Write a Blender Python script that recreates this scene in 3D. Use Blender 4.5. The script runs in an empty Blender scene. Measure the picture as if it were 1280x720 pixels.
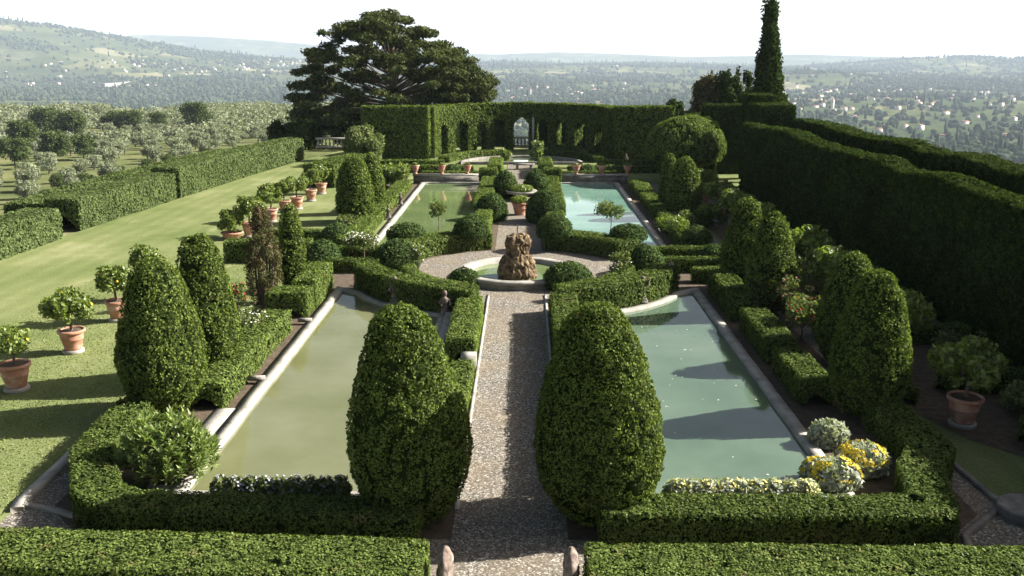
import bpy, math, random
import numpy as np
from mathutils import Vector
R = math.radians
rng = np.random.default_rng(7)
random.seed(7)
sc = bpy.context.scene
col = sc.collection
# ------------------------------------------------------------------ camera
CAMH = 8.0; F = 1150.0; PITCH = math.atan(288/F); YAW = math.atan(15*math.cos(PITCH)/F)
cam = bpy.data.cameras.new('camera'); co = bpy.data.objects.new('camera', cam); col.objects.link(co)
cam.lens = F/1280*36; cam.sensor_width = 36; cam.clip_start = .1; cam.clip_end = 60000
co.location = (0, 0, CAMH); co.rotation_euler = (math.pi/2-PITCH, 0, YAW)
sc.camera = co
_cy, _sy, _cp, _sp = math.cos(YAW), math.sin(YAW), math.cos(PITCH), math.sin(PITCH)
def ray(px, py):
    u = (px-640)/F; v = (360-py)/F
    fx, fy, fz = u, _cp+v*_sp, -_sp+v*_cp
    return np.array([fx*_cy-fy*_sy, fx*_sy+fy*_cy, fz])
def G(px, py, z=0.):
    d = ray(px, py); t = (z-CAMH)/d[2]
    return np.array([d[0]*t, d[1]*t])
def AT(px, py, Y):                       # point on that ray at world depth Y
    d = ray(px, py); t = Y/d[1]
    return np.array([d[0]*t, Y, CAMH+d[2]*t])
XA = -0.22; YC = 33.9                    # garden axis and fountain centre
# ------------------------------------------------------------------ noise
def _h(ix, iy, iz, s):
    n = (ix*374761393 + iy*668265263 + iz*2147483647 + s*1274126177) & 0xffffffff
    n = ((n ^ (n >> 13))*1274126177) & 0xffffffff
    n = (n ^ (n >> 16)) & 0xffffffff
    return (n/4294967295.0)*2-1
def noise(p, scale, s=0):
    q = np.asarray(p, float)*scale
    i = np.floor(q).astype(np.int64); f = q-i; f = f*f*(3-2*f)
    r = 0
    for a in (0, 1):
        wa = f[:, 0] if a else 1-f[:, 0]
        for b in (0, 1):
            wb = f[:, 1] if b else 1-f[:, 1]
            for c in (0, 1):
                wc = f[:, 2] if c else 1-f[:, 2]
                r = r + wa*wb*wc*_h(i[:, 0]+a, i[:, 1]+b, i[:, 2]+c, s)
    return r
def fbm(p, scale, octv=3, s=0):
    r = 0; a = 1.; t = 0
    for k in range(octv):
        r = r + a*noise(p, scale*2**k, s+k*17); t += a; a *= .5
    return r/t
# ------------------------------------------------------------------ mesh helpers
def mk_mesh(name, V, faces, mats=(), midx=None, smooth=False):
    """faces: list of int arrays (n,k)"""
    me = bpy.data.meshes.new(name)
    V = np.asarray(V, np.float32)
    me.vertices.add(len(V)); me.vertices.foreach_set('co', V.ravel())
    faces = [np.asarray(f, np.int32) for f in faces if len(f)]
    loops = np.concatenate([f.ravel() for f in faces])
    tot = np.concatenate([np.full(len(f), f.shape[1], np.int32) for f in faces])
    st = np.concatenate([[0], np.cumsum(tot)[:-1]]).astype(np.int32)
    me.loops.add(len(loops)); me.loops.foreach_set('vertex_index', loops)
    me.polygons.add(len(tot)); me.polygons.foreach_set('loop_start', st)
    try: me.polygons.foreach_set('loop_total', tot)
    except Exception: pass
    for m in mats: me.materials.append(m)
    if midx is not None: me.polygons.foreach_set('material_index', np.asarray(midx, np.int32))
    if smooth: me.polygons.foreach_set('use_smooth', np.ones(len(tot), bool))
    me.update(calc_edges=True)
    return me
class MB:
    """collects geometry into one mesh"""
    def __init__(s): s.V = []; s.F = []; s.M = []; s.n = 0
    def add(s, V, faces, mi=0):
        V = np.asarray(V, float).reshape(-1, 3)
        for f in faces:
            f = np.asarray(f, np.int32)
            if len(f): s.F.append(f+s.n); s.M.append(np.full(len(f), mi, np.int32))
        s.V.append(V); s.n += len(V)
    def box(s, x0, x1, y0, y1, z0, z1, mi=0, rot=0, c=None):
        V = np.array([(x, y, z) for z in (z0, z1) for x, y in ((x0, y0), (x1, y0), (x1, y1), (x0, y1))], float)
        if rot:
            cx, cy = c if c else ((x0+x1)/2, (y0+y1)/2)
            a = V[:, 0]-cx; b = V[:, 1]-cy
            V[:, 0] = cx+a*math.cos(rot)-b*math.sin(rot); V[:, 1] = cy+a*math.sin(rot)+b*math.cos(rot)
        s.add(V, [[(0, 3, 2, 1), (4, 5, 6, 7), (0, 1, 5, 4), (1, 2, 6, 5), (2, 3, 7, 6), (3, 0, 4, 7)]], mi)
    def lathe(s, prof, n=20, c=(0, 0, 0), mi=0, jit=0, js=3., sx=1, sy=1):
        prof = np.asarray(prof, float); a = np.arange(n)/n*2*math.pi
        V = np.stack([np.outer(prof[:, 0], np.cos(a))*sx, np.outer(prof[:, 0], np.sin(a))*sy,
                      np.repeat(prof[:, 1:2], n, 1)], -1).reshape(-1, 3)
        if jit: V[:, :2] *= (1+jit*fbm(V+np.array(c), js, 3)[:, None])
        V += np.array(c)
        m = len(prof); i = np.arange(m-1)[:, None]*n; j = np.arange(n)[None]; k = (j+1) % n
        s.add(V, [np.stack([i+j, i+k, i+n+k, i+n+j], -1).reshape(-1, 4)], mi)
    def tube(s, pts, rad, n=6, mi=0):
        pts = np.asarray(pts, float); m = len(pts)
        rad = np.broadcast_to(np.asarray(rad, float), (m,))
        T = np.gradient(pts, axis=0); T /= np.linalg.norm(T, axis=1)[:, None]+1e-9
        up = np.where(np.abs(T[:, 2:3]) > .9, np.array([[1., 0, 0]]), np.array([[0, 0, 1.]]))
        A = np.cross(T, up); A /= np.linalg.norm(A, axis=1)[:, None]; B = np.cross(T, A)
        a = np.arange(n)/n*2*math.pi
        V = pts[:, None]+rad[:, None, None]*(A[:, None]*np.cos(a)[None, :, None]+B[:, None]*np.sin(a)[None, :, None])
        i = np.arange(m-1)[:, None]*n; j = np.arange(n)[None]; k = (j+1) % n
        s.add(V.reshape(-1, 3), [np.stack([i+j, i+n+j, i+n+k, i+k], -1).reshape(-1, 4), np.array([np.arange(n)+(m-1)*n])], mi)
    def leaves(s, P, N, size, mi=0, tilt=.7, aspect=1.8, seed=0, jit=.35):
        r = np.random.default_rng(seed+len(P)); n = len(P)
        if n == 0: return
        N = N+r.normal(0, tilt, (n, 3)); N /= np.linalg.norm(N, axis=1)[:, None]+1e-9
        A = np.cross(N, r.normal(0, 1, (n, 3))); A /= np.linalg.norm(A, axis=1)[:, None]+1e-9
        B = np.cross(N, A); sz = np.asarray(size)*(1+r.uniform(-jit, jit, n)); sz = sz[:, None]
        V = np.stack([P-A*sz*.5*aspect, P-B*sz*.5, P+A*sz*.5*aspect, P+B*sz*.5], 1).reshape(-1, 3)
        s.add(V, [np.arange(n*4).reshape(-1, 4)], mi)
    def mesh(s, name, mats, smooth=False):
        return mk_mesh(name, np.concatenate(s.V), s.F, mats, np.concatenate(s.M), smooth)
def link(name, me, parent=None, loc=None):
    o = bpy.data.objects.new(name, me); col.objects.link(o)
    if loc is not None: o.location = loc
    if parent: o.parent = parent
    return o
def tag(o, label=None, cat=None, group=None, kind=None):
    if label: o['label'] = label
    if cat: o['category'] = cat
    if group: o['group'] = group
    if kind: o['kind'] = kind
    return o
def empty(name, loc, label, cat, group=None, rz=0, s=1):
    o = bpy.data.objects.new(name, None); col.objects.link(o)
    o.location = loc; o.rotation_euler = (0, 0, rz); o.scale = (s, s, s)
    o.empty_display_size = .3
    return tag(o, label, cat, group)
def sample(V, Q, dens, seed=0, minz=None):
    """points + normals over quads; dens scalar or per face fn of centre"""
    r = np.random.default_rng(seed)
    a, b, c, d = (V[Q[:, k]] for k in range(4))
    n = np.cross(c-a, d-b); ar = np.linalg.norm(n, axis=1)*.5; n /= (2*ar[:, None]+1e-12)
    ce = (a+b+c+d)/4
    dn = dens(ce) if callable(dens) else dens
    w = ar*dn; tot = int(w.sum())
    if tot < 1: return np.zeros((0, 3)), np.zeros((0, 3))
    i = r.choice(len(Q), tot, p=w/w.sum()); u = r.random((tot, 1)); v = r.random((tot, 1))
    P = (a[i]*(1-u)+b[i]*u)*(1-v)+(d[i]*(1-u)+c[i]*u)*v
    return P, n[i]
def vnorm(V, Q):
    a, b, c, d = (V[Q[:, k]] for k in range(4)); n = np.cross(c-a, d-b)
    N = np.zeros_like(V)
    for k in range(4): np.add.at(N, Q[:, k], n)
    return N/(np.linalg.norm(N, axis=1)[:, None]+1e-12)
def lump(V, N, amp, sc1, crack=0., csc=3., seed=0, off=(0, 0, 0)):
    W = V+np.array(off)
    d = amp*fbm(W, sc1, 3, seed)
    if crack:
        c = np.abs(noise(W*np.array([1, 1, .6]), csc, seed+5))
        g = noise(W, .9, seed+9)
        d = d-crack*np.clip(1-c/.10, 0, 1)*np.clip(g*2+.6, 0, 1)
    return V+N*d[:, None]
# ------------------------------------------------------------------ materials
def newmat(name):
    m = bpy.data.materials.new(name); m.use_nodes = True; t = m.node_tree; t.nodes.clear()
    return m, t, t.nodes.new('ShaderNodeOutputMaterial')
def nd(t, typ, **kw):
    n = t.nodes.new(typ)
    for k, v in kw.items(): setattr(n, k, v)
    return n
def coords(t, scale=(1, 1, 1), world=True):
    mp = nd(t, 'ShaderNodeMapping'); mp.inputs['Scale'].default_value = scale
    if world: g = nd(t, 'ShaderNodeNewGeometry'); t.links.new(g.outputs['Position'], mp.inputs[0])
    else: g = nd(t, 'ShaderNodeTexCoord'); t.links.new(g.outputs['Object'], mp.inputs[0])
    return mp.outputs[0]
def nz(t, vec, scale, detail=4, rough=.6):
    n = nd(t, 'ShaderNodeTexNoise'); n.inputs['Scale'].default_value = scale; n.inputs['Detail'].default_value = detail
    n.inputs['Roughness'].default_value = rough; t.links.new(vec, n.inputs['Vector']); return n.outputs['Fac']
def ramp(t, fac, stops):
    r = nd(t, 'ShaderNodeValToRGB'); e = r.color_ramp.elements
    while len(e) < len(stops): e.new(.5)
    for k, (p, c) in enumerate(stops): e[k].position = p; e[k].color = (*c, 1)
    t.links.new(fac, r.inputs[0]); return r.outputs[0]
def mix(t, fac, a, b, mode='MIX'):
    m = nd(t, 'ShaderNodeMix', data_type='RGBA', blend_type=mode)
    for i, v in ((0, fac), (6, a), (7, b)):
        if isinstance(v, (int, float)): m.inputs[i].default_value = v
        elif isinstance(v, tuple): m.inputs[i].default_value = (*v, 1)
        else: t.links.new(v, m.inputs[i])
    return m.outputs[2]
def leafmat(name, dark, light, trans=.25, nscale=1.2, gloss=.0, brown=None, bthr=.62):
    m, t, out = newmat(name)
    g = nd(t, 'ShaderNodeNewGeometry')
    v = coords(t)
    c1 = mix(t, g.outputs['Random Per Island'], dark, light)
    big = nz(t, v, nscale, 3)
    f = ramp(t, big, [(.3, (.72, .72, .72)), (.7, (1.25, 1.25, 1.25))])
    c = mix(t, 1., c1, f, 'MULTIPLY')
    if brown:
        bf = ramp(t, nz(t, v, nscale*1.7, 4), [(bthr, (0, 0, 0)), (bthr+.1, (1, 1, 1))])
        c = mix(t, bf, c, brown)
    d = nd(t, 'ShaderNodeBsdfDiffuse'); t.links.new(c, d.inputs[0])
    tr = nd(t, 'ShaderNodeBsdfTranslucent'); t.links.new(mix(t, 1., c, (1.3, 1.5, .5), 'MULTIPLY'), tr.inputs[0])
    ms = nd(t, 'ShaderNodeMixShader'); ms.inputs[0].default_value = trans
    t.links.new(d.outputs[0], ms.inputs[1]); t.links.new(tr.outputs[0], ms.inputs[2])
    last = ms
    if gloss:
        gl = nd(t, 'ShaderNodeBsdfGlossy'); gl.inputs['Roughness'].default_value = .45; gl.inputs[0].default_value = (1, 1, 1, 1)
        m2 = nd(t, 'ShaderNodeMixShader'); m2.inputs[0].default_value = gloss
        t.links.new(ms.outputs[0], m2.inputs[1]); t.links.new(gl.outputs[0], m2.inputs[2]); last = m2
    t.links.new(last.outputs[0], out.inputs[0]); return m
def solid(name, stops, scale=3., rough=.8, bump=.0, bscale=20., detail=5, spec=.3, world=True, stretch=(1, 1, 1)):
    m, t, out = newmat(name); v = coords(t, stretch, world)
    b = nd(t, 'ShaderNodeBsdfPrincipled'); b.inputs['Roughness'].default_value = rough
    b.inputs['Specular IOR Level'].default_value = spec
    t.links.new(ramp(t, nz(t, v, scale, detail), stops), b.inputs['Base Color'])
    if bump:
        bp = nd(t, 'ShaderNodeBump'); bp.inputs['Strength'].default_value = bump; bp.inputs['Distance'].default_value = .02
        t.links.new(nz(t, v, bscale, 5), bp.inputs['Height']); t.links.new(bp.outputs[0], b.inputs['Normal'])
    t.links.new(b.outputs[0], out.inputs[0]); return m
M = {}
M['yew'] = leafmat('yew_leaves', (.026, .044, .009), (.165, .212, .048), .24, 2.2, .004, brown=(.11, .095, .04), bthr=.63)
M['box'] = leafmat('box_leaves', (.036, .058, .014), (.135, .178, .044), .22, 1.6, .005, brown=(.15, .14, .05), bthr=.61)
M['boxlit'] = leafmat('sunlit_box_leaves', (.050, .080, .018), (.175, .225, .058), .25, 2.0, .005, brown=(.20, .19, .07), bthr=.61)  # brighter copy of the box leaves, sunlight put into the colour
M['dome'] = leafmat('dome_leaves', (.024, .045, .016), (.100, .145, .050), .2, 1.6)
M['cypress'] = leafmat('cypress_leaves', (.014, .026, .008), (.060, .085, .022), .18, .8, brown=(.055, .05, .02), bthr=.66)
M['lawnhedge'] = leafmat('laurel_hedge_leaves', (.060, .085, .032), (.150, .190, .075), .25, 1.0)
M['lemon'] = leafmat('lemon_leaves', (.055, .085, .014), (.22, .27, .06), .35, 3., .03)
M['rose'] = leafmat('rose_leaves', (.06, .08, .03), (.20, .23, .10), .3, 3.)
M['olive'] = leafmat('olive_leaves', (.12, .14, .09), (.29, .31, .21), .2, .25)
M['oak'] = leafmat('oak_leaves', (.035, .05, .018), (.10, .13, .045), .2, .3)
M['pine'] = leafmat('pine_needles', (.024, .034, .014), (.105, .118, .045), .15, .5, brown=(.10, .09, .045), bthr=.66)
M['brownish'] = leafmat('dry_cypress_leaves', (.045, .05, .022), (.13, .13, .06), .2, 3., brown=(.13, .085, .06), bthr=.5)
M['oleander'] = leafmat('oleander_leaves', (.09, .14, .04), (.30, .36, .13), .35, 3., .03)
M['silver'] = leafmat('santolina_leaves', (.28, .30, .24), (.50, .52, .42), .2, 5.)
M['wood'] = leafmat('valley_leaves', (.015, .028, .018), (.06, .08, .04), .05, .004)
M['core'] = solid('foliage_inside', [(.3, (.010, .016, .005)), (.7, (.028, .040, .012))], 5, .95, spec=.0)  # near-black so leaf gaps read dark, shade put into the colour
def flat(name, c, rough=.7, spec=.2):
    return solid(name, [(.3, tuple(k*.85 for k in c)), (.7, tuple(min(1, k*1.1) for k in c))], 8, rough, spec=spec)
M['yellow'] = flat('yellow_petals', (.75, .58, .05)); M['paleyellow'] = flat('pale_yellow_petals', (.72, .64, .22)); M['white'] = flat('white_petals', (.75, .74, .66))
M['red'] = flat('red_petals', (.55, .02, .02)); M['pink'] = flat('pink_petals', (.7, .25, .25)); M['lemonfruit'] = flat('lemon_peel', (.75, .6, .06))
M['lav'] = flat('lavender_petals', (.32, .32, .36))
M['bark'] = solid('bark', [(.3, (.05, .038, .028)), (.7, (.17, .13, .10))], 6, .9, .5, 12, stretch=(1, 1, .3))
M['terra'] = solid('terracotta', [(.3, (.26, .12, .075)), (.5, (.40, .20, .13)), (.7, (.52, .38, .30))], 3, .85, .2, 30)
M['soil'] = solid('soil', [(.3, (.05, .037, .024)), (.7, (.12, .09, .06))], 5, .95, .8, 20)
M['stone'] = solid('pale_stone', [(.25, (.12, .11, .09)), (.45, (.27, .255, .22)), (.75, (.42, .40, .36))], 2.2, .85, .5, 14, detail=8)
M['darkstone'] = solid('weathered_stone', [(.3, (.10, .09, .08)), (.6, (.24, .22, .19)), (.8, (.38, .35, .30))], 3., .9, .6, 14, detail=8)
M['oldpost'] = solid('mossy_old_stone', [(.3, (.05, .04, .035)), (.5, (.16, .12, .10)), (.68, (.26, .23, .19)), (.8, (.45, .42, .36))], 9, .95, .9, 20, detail=8)
M['tufa'] = solid('tufa_rock', [(.3, (.025, .018, .010)), (.5, (.12, .082, .045)), (.72, (.30, .225, .13))], 7, .95, 1., 18, detail=8)
M['housewall'] = solid('house_plaster', [(.3, (.60, .55, .47)), (.7, (.80, .77, .70))], .02, .9)
M['roof'] = solid('roof_tiles', [(.3, (.30, .15, .10)), (.7, (.48, .28, .20))], .05, .9)
M['window'] = flat('window_dark', (.06, .06, .06))
def gravel():
    m, t, out = newmat('gravel'); v = coords(t)
    b = nd(t, 'ShaderNodeBsdfPrincipled'); b.inputs['Roughness'].default_value = .9; b.inputs['Specular IOR Level'].default_value = .15
    vo = nd(t, 'ShaderNodeTexVoronoi'); vo.inputs['Scale'].default_value = 36; t.links.new(v, vo.inputs['Vector'])
    bw = nd(t, 'ShaderNodeSeparateColor'); t.links.new(vo.outputs['Color'], bw.inputs[0])
    peb = ramp(t, bw.outputs[0], [(0., (.055, .050, .043)), (.45, (.15, .138, .118)), (.8, (.26, .24, .205)), (1., (.60, .57, .50))])
    c = mix(t, ramp(t, nz(t, v, .8, 5), [(.35, (0, 0, 0)), (.7, (.55, .55, .55))]), peb, (.22, .17, .11))
    c = mix(t, ramp(t, nz(t, v, 9, 3), [(.5, (0, 0, 0)), (.75, (.7, .7, .7))]), c, (.13, .10, .07))
    t.links.new(c, b.inputs['Base Color'])
    bp = nd(t, 'ShaderNodeBump'); bp.inputs['Strength'].default_value = .9; bp.inputs['Distance'].default_value = .03
    t.links.new(bw.outputs[1], bp.inputs['Height']); t.links.new(bp.outputs[0], b.inputs['Normal'])
    t.links.new(b.outputs[0], out.inputs[0]); return m
M['gravel'] = gravel()
def lawnmat():
    m, t, out = newmat('mown_grass'); v = coords(t)
    b = nd(t, 'ShaderNodeBsdfPrincipled'); b.inputs['Roughness'].default_value = .95; b.inputs['Specular IOR Level'].default_value = .05
    a = ramp(t, nz(t, v, .22, 5, .65), [(.3, (.110, .145, .052)), (.55, (.168, .192, .084)), (.75, (.25, .262, .145))])
    fine = ramp(t, nz(t, v, 14, 5, .8), [(.3, (.6, .6, .55)), (.7, (1.3, 1.3, 1.2))])
    c = mix(t, 1., a, fine, 'MULTIPLY')
    st = nd(t, 'ShaderNodeTexWave'); st.inputs['Scale'].default_value = .35; st.inputs['Distortion'].default_value = 1.5
    st.bands_direction = 'X'; t.links.new(v, st.inputs['Vector'])
    c = mix(t, 1., c, ramp(t, st.outputs[1], [(0, (.95, .95, .95)), (1, (1.06, 1.06, 1.06))]), 'MULTIPLY')
    c = mix(t, ramp(t, nz(t, coords(t, (1, .35, 1)), .9, 4), [(.6, (0, 0, 0)), (.75, (.5, .5, .5))]), c, (.33, .31, .17))
    t.links.new(c, b.inputs['Base Color'])
    bp = nd(t, 'ShaderNodeBump'); bp.inputs['Strength'].default_value = .6; bp.inputs['Distance'].default_value = .03
    t.links.new(nz(t, v, 30, 4), bp.inputs['Height']); t.links.new(bp.outputs[0], b.inputs['Normal'])
    t.links.new(b.outputs[0], out.inputs[0]); return m
M['lawn'] = lawnmat()
def watermat(name, deep, pale, refl=1.0, thr=.5):
    m, t, out = newmat(name); v = coords(t)
    b = nd(t, 'ShaderNodeBsdfPrincipled'); b.inputs['Roughness'].default_value = .015; b.inputs['IOR'].default_value = 1.45
    b.inputs['Specular IOR Level'].default_value = refl
    t.links.new(ramp(t, nz(t, v, .35, 5), [(thr-.2, deep), (thr+.2, pale)]), b.inputs['Base Color'])
    bp = nd(t, 'ShaderNodeBump'); bp.inputs['Strength'].default_value = .04; bp.inputs['Distance'].default_value = .03
    t.links.new(nz(t, v, 5, 3), bp.inputs['Height']); t.links.new(bp.outputs[0], b.inputs['Normal'])
    t.links.new(b.outputs[0], out.inputs[0]); return m
M['water1'] = watermat('green_pond_water', (.115, .125, .048), (.175, .182, .100))
M['water2'] = watermat('teal_pond_water', (.070, .115, .075), (.125, .170, .118))
M['water3'] = watermat('olive_pond_water', (.10, .15, .055), (.155, .20, .085))
M['water4'] = watermat('turquoise_pond_water', (.11, .22, .17), (.20, .34, .27))  # the water's own tint, paled to carry the bright sky reflection
def terrainmat():
    m, t, out = newmat('countryside'); v = coords(t)
    b = nd(t, 'ShaderNodeBsdfPrincipled'); b.inputs['Roughness'].default_value = 1; b.inputs['Specular IOR Level'].default_value = 0
    vo = nd(t, 'ShaderNodeTexVoronoi'); vo.inputs['Scale'].default_value = .007
    vv = coords(t, (1, .8, 0)); wn = nd(t, 'ShaderNodeTexNoise'); wn.inputs['Scale'].default_value = .004; t.links.new(vv, wn.inputs['Vector'])
    ad = nd(t, 'ShaderNodeVectorMath', operation='MULTIPLY_ADD'); t.links.new(wn.outputs['Color'], ad.inputs[0]); ad.inputs[1].default_value = (160, 160, 0); t.links.new(vv, ad.inputs[2])
    t.links.new(ad.outputs[0], vo.inputs['Vector'])
    sp = nd(t, 'ShaderNodeSeparateColor'); t.links.new(vo.outputs['Color'], sp.inputs[0])
    field = ramp(t, sp.outputs[0], [(0, (.04, .06, .025)), (.35, (.07, .09, .035)), (.6, (.105, .115, .05)), (.85, (.17, .165, .085)), (1, (.28, .25, .17))])
    wood = ramp(t, nz(t, v, .02, 6, .75), [(.3, (.03, .045, .025)), (.7, (.08, .10, .05))])
    f = ramp(t, nz(t, v, .0022, 6, .62), [(.44, (0, 0, 0)), (.56, (1, 1, 1))])
    far = mix(t, f, field, wood)
    speck = ramp(t, nz(t, v, .045, 3, .9), [(.3, (.55, .6, .5)), (.75, (1.5, 1.45, 1.3))])
    far = mix(t, 1., far, speck, 'MULTIPLY')
    near = ramp(t, nz(t, v, .06, 6, .7), [(.3, (.075, .095, .04)), (.5, (.125, .14, .06)), (.68, (.21, .20, .11)), (.8, (.30, .26, .17))])
    near = mix(t, 1., near, ramp(t, nz(t, v, 1.2, 4, .8), [(.3, (.7, .7, .65)), (.7, (1.25, 1.25, 1.2))]), 'MULTIPLY')
    ln = nd(t, 'ShaderNodeVectorMath', operation='LENGTH'); g = nd(t, 'ShaderNodeNewGeometry'); t.links.new(g.outputs['Position'], ln.inputs[0])
    mr = nd(t, 'ShaderNodeMapRange'); mr.inputs[1].default_value = 350; mr.inputs[2].default_value = 800; t.links.new(ln.outputs['Value'], mr.inputs[0])
    t.links.new(mix(t, mr.outputs[0], near, far), b.inputs['Base Color'])
    t.links.new(b.outputs[0], out.inputs[0]); return m
M['terrain'] = terrainmat()
# ------------------------------------------------------------------ terrain
def pxaz(x): return np.arctan((np.asarray(x, float)-655)/F*_cp)
def elev(y): return math.tan(math.atan((360-y)/F)-PITCH)
RIDGES = [  # (distance, half width, [(px, y)...])
    (6500, 2600, [(-500, 10), (-200, 22), (0, 31), (60, 35), (130, 46), (200, 57), (260, 66), (330, 73), (400, 77), (600, 80), (900, 84), (1280, 90), (1800, 90)]),
    (12500, 2500, [(-500, 45), (100, 50), (180, 45), (260, 47), (330, 51), (400, 57), (500, 63), (620, 68), (690, 65), (760, 67), (860, 71), (930, 70), (1000, 68), (1060, 70), (1150, 72), (1280, 73), (1800, 70)]),
    (4700, 900, [(-500, 120), (560, 120), (800, 116), (880, 103), (940, 95), (1000, 89), (1050, 90), (1110, 97), (1160, 108), (1220, 118), (1800, 125)]),
    (8000, 1700, [(-500, 100), (560, 80), (640, 77), (700, 80), (800, 79), (900, 81), (980, 84), (1060, 79), (1130, 74), (1200, 71), (1280, 73), (1500, 68), (1800, 70)]),
]
PX0, PX1, PY0, PY1 = -26., 19., -40., 88.
def terr(x, y):
    x = np.asarray(x, float); y = np.asarray(y, float)
    r = np.hypot(x, y); az = np.arctan2(x, y)
    dx = np.maximum(np.maximum(PX0-x, x-PX1), 0); dy = np.maximum(np.maximum(PY0-y, y-PY1), 0); d = np.hypot(dx, dy)
    zl = np.interp(d, [0, 1.5, 4, 12, 30, 80, 200, 370, 480, 560, 750, 1100, 2000, 3500, 9000, 20000], [0, -.8, -6, -11, -13, -14.5, -16.5, -18.5, -20.5, -28, -62, -98, -118, -112, -110, -110])
    zr = np.interp(d, [0, 4, 30, 100, 200, 400, 900, 2000, 3500, 9000, 20000], [0, -3, -9, -20, -38, -72, -110, -118, -112, -110, -110])
    w = np.clip((az-R(-7))/R(7), 0, 1); w = w*w*(3-2*w)
    z = zl*(1-w)+zr*w
    P = np.stack([x, y, x*0], -1).reshape(-1, 3)
    n1 = fbm(P, 1/900., 4, 3).reshape(x.shape); n2 = fbm(P, 1/140., 3, 5).reshape(x.shape)
    z = z+n1*np.clip((d-900)/2500, 0, 1)*38+n2*np.clip((d-25)/400, 0, 1)*5
    for D, wd, pr in RIDGES:
        pk = CAMH+D*np.interp(az, pxaz([p[0] for p in pr]), [elev(p[1]) for p in pr])
        s = np.clip(1-np.abs(r-D)/wd, 0, 1); s = s*s*(3-2*s)
        s2 = s*(1+.25*n1*(1-s))
        z = np.maximum(z, z+(pk-z)*s2)
    return z
def T(px, py):
    d = ray(px, py); t = 30*1.004**np.arange(1700)
    X = d[0]*t; Y = d[1]*t; Z = CAMH+d[2]*t; h = terr(X, Y)
    k = np.nonzero(Z < h)[0]
    if not len(k): return None
    k = k[0]; return (X[k], Y[k], h[k])
az = np.concatenate([np.linspace(-180, -42, 60, endpoint=False), np.linspace(-42, 42, 620), np.linspace(42, 180, 60)[1:]])
az = R(1)*az
rr = np.concatenate([[0.01, 6, 12], np.linspace(16, 100, 60), 100*1.0165**np.arange(1, 330)])
rr = rr[rr < 19000]
A_, R_ = np.meshgrid(az, rr, indexing='ij')
X_ = R_*np.sin(A_); Y_ = R_*np.cos(A_); Z_ = terr(X_, Y_)-.06
na, nr = X_.shape
idx = np.arange(na*nr).reshape(na, nr)
Q = np.stack([idx[:-1, :-1], idx[:-1, 1:], idx[1:, 1:], idx[1:, :-1]], -1).reshape(-1, 4)[:, ::-1]
tag(link('terrain', mk_mesh('terrain', np.stack([X_, Y_, Z_], -1).reshape(-1, 3), [Q], [M['terrain']], smooth=True)), kind='structure')
# ------------------------------------------------------------------ flat sheets
def sheet(name, poly, z, mat, kind='structure', label=None, cat=None):
    V = [(p[0], p[1], z) for p in poly]
    me = bpy.data.meshes.new(name); me.from_pydata(V, [], [list(range(len(V)))]); me.materials.append(mat); me.update()
    if me.polygons[0].normal.z < 0: me.flip_normals()
    return tag(link(name, me), label, cat, None, kind)
def ribbon(mb, pts, w, z0, z1, closed=False, mi=0, chip=0., step=.5):
    pts = np.asarray(pts, float)
    if closed: pts = np.vstack([pts, pts[:1]])
    # resample keeping corners
    out = []
    for a, b in zip(pts[:-1], pts[1:]):
        n = max(1, int(np.linalg.norm(b-a)/step)); out += [a+(b-a)*k/n for k in range(n)]
    if not closed: out.append(pts[-1])
    P = np.array(out); n = len(P)
    if closed: nx = np.roll(P, -1, 0); pv = np.roll(P, 1, 0)
    else: nx = np.vstack([P[1:], 2*P[-1:]-P[-2:-1]]); pv = np.vstack([2*P[:1]-P[1:2], P[:-1]])
    t1 = P-pv; t1 /= np.linalg.norm(t1, axis=1)[:, None]; t2 = nx-P; t2 /= np.linalg.norm(t2, axis=1)[:, None]
    t = t1+t2; t /= np.linalg.norm(t, axis=1)[:, None]; nn = np.stack([-t[:, 1], t[:, 0]], -1)
    k = 1/np.clip((t*t1).sum(1), .5, 1); nn *= (k*w/2)[:, None]
    jj = chip*rng.uniform(-1, 1, (n, 2))
    L = P+nn*(1+jj[:, :1]); Rr = P-nn*(1+jj[:, 1:])
    zz = z1+rng.uniform(-1, 1, n)*chip*.1
    V = np.concatenate([np.c_[L, np.full(n, z0)], np.c_[L, zz], np.c_[Rr, zz], np.c_[Rr, np.full(n, z0)]])
    i = np.arange(n if closed else n-1); j = (i+1) % n
    f = [np.stack([i+a*n, j+a*n, j+b*n, i+b*n], -1) for a, b in ((0, 1), (1, 2), (2, 3))]
    mb.add(V, [np.concatenate(f)[:, ::-1]] + ([] if closed else [np.array([[0, n, 2*n, 3*n], [n-1, 4*n-1, 3*n-1, 2*n-1]])]), mi)
def arc(cx, cy, r, a0, a1, n=24):
    a = np.radians(np.linspace(a0, a1, n)); return np.stack([cx+r*np.cos(a), cy+r*np.sin(a)], -1)
lp = [G(0, 325), G(72, 298), G(217, 250), G(320, 217), G(376, 201)]
lawn_edge = [(-24, -30), (-22.5, 20)] + [tuple(p) for p in lp] + [(-15, 88), (18.5, 88), (18.5, -30)]
sheet('lawn', lawn_edge, .0, M['lawn'])
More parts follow.
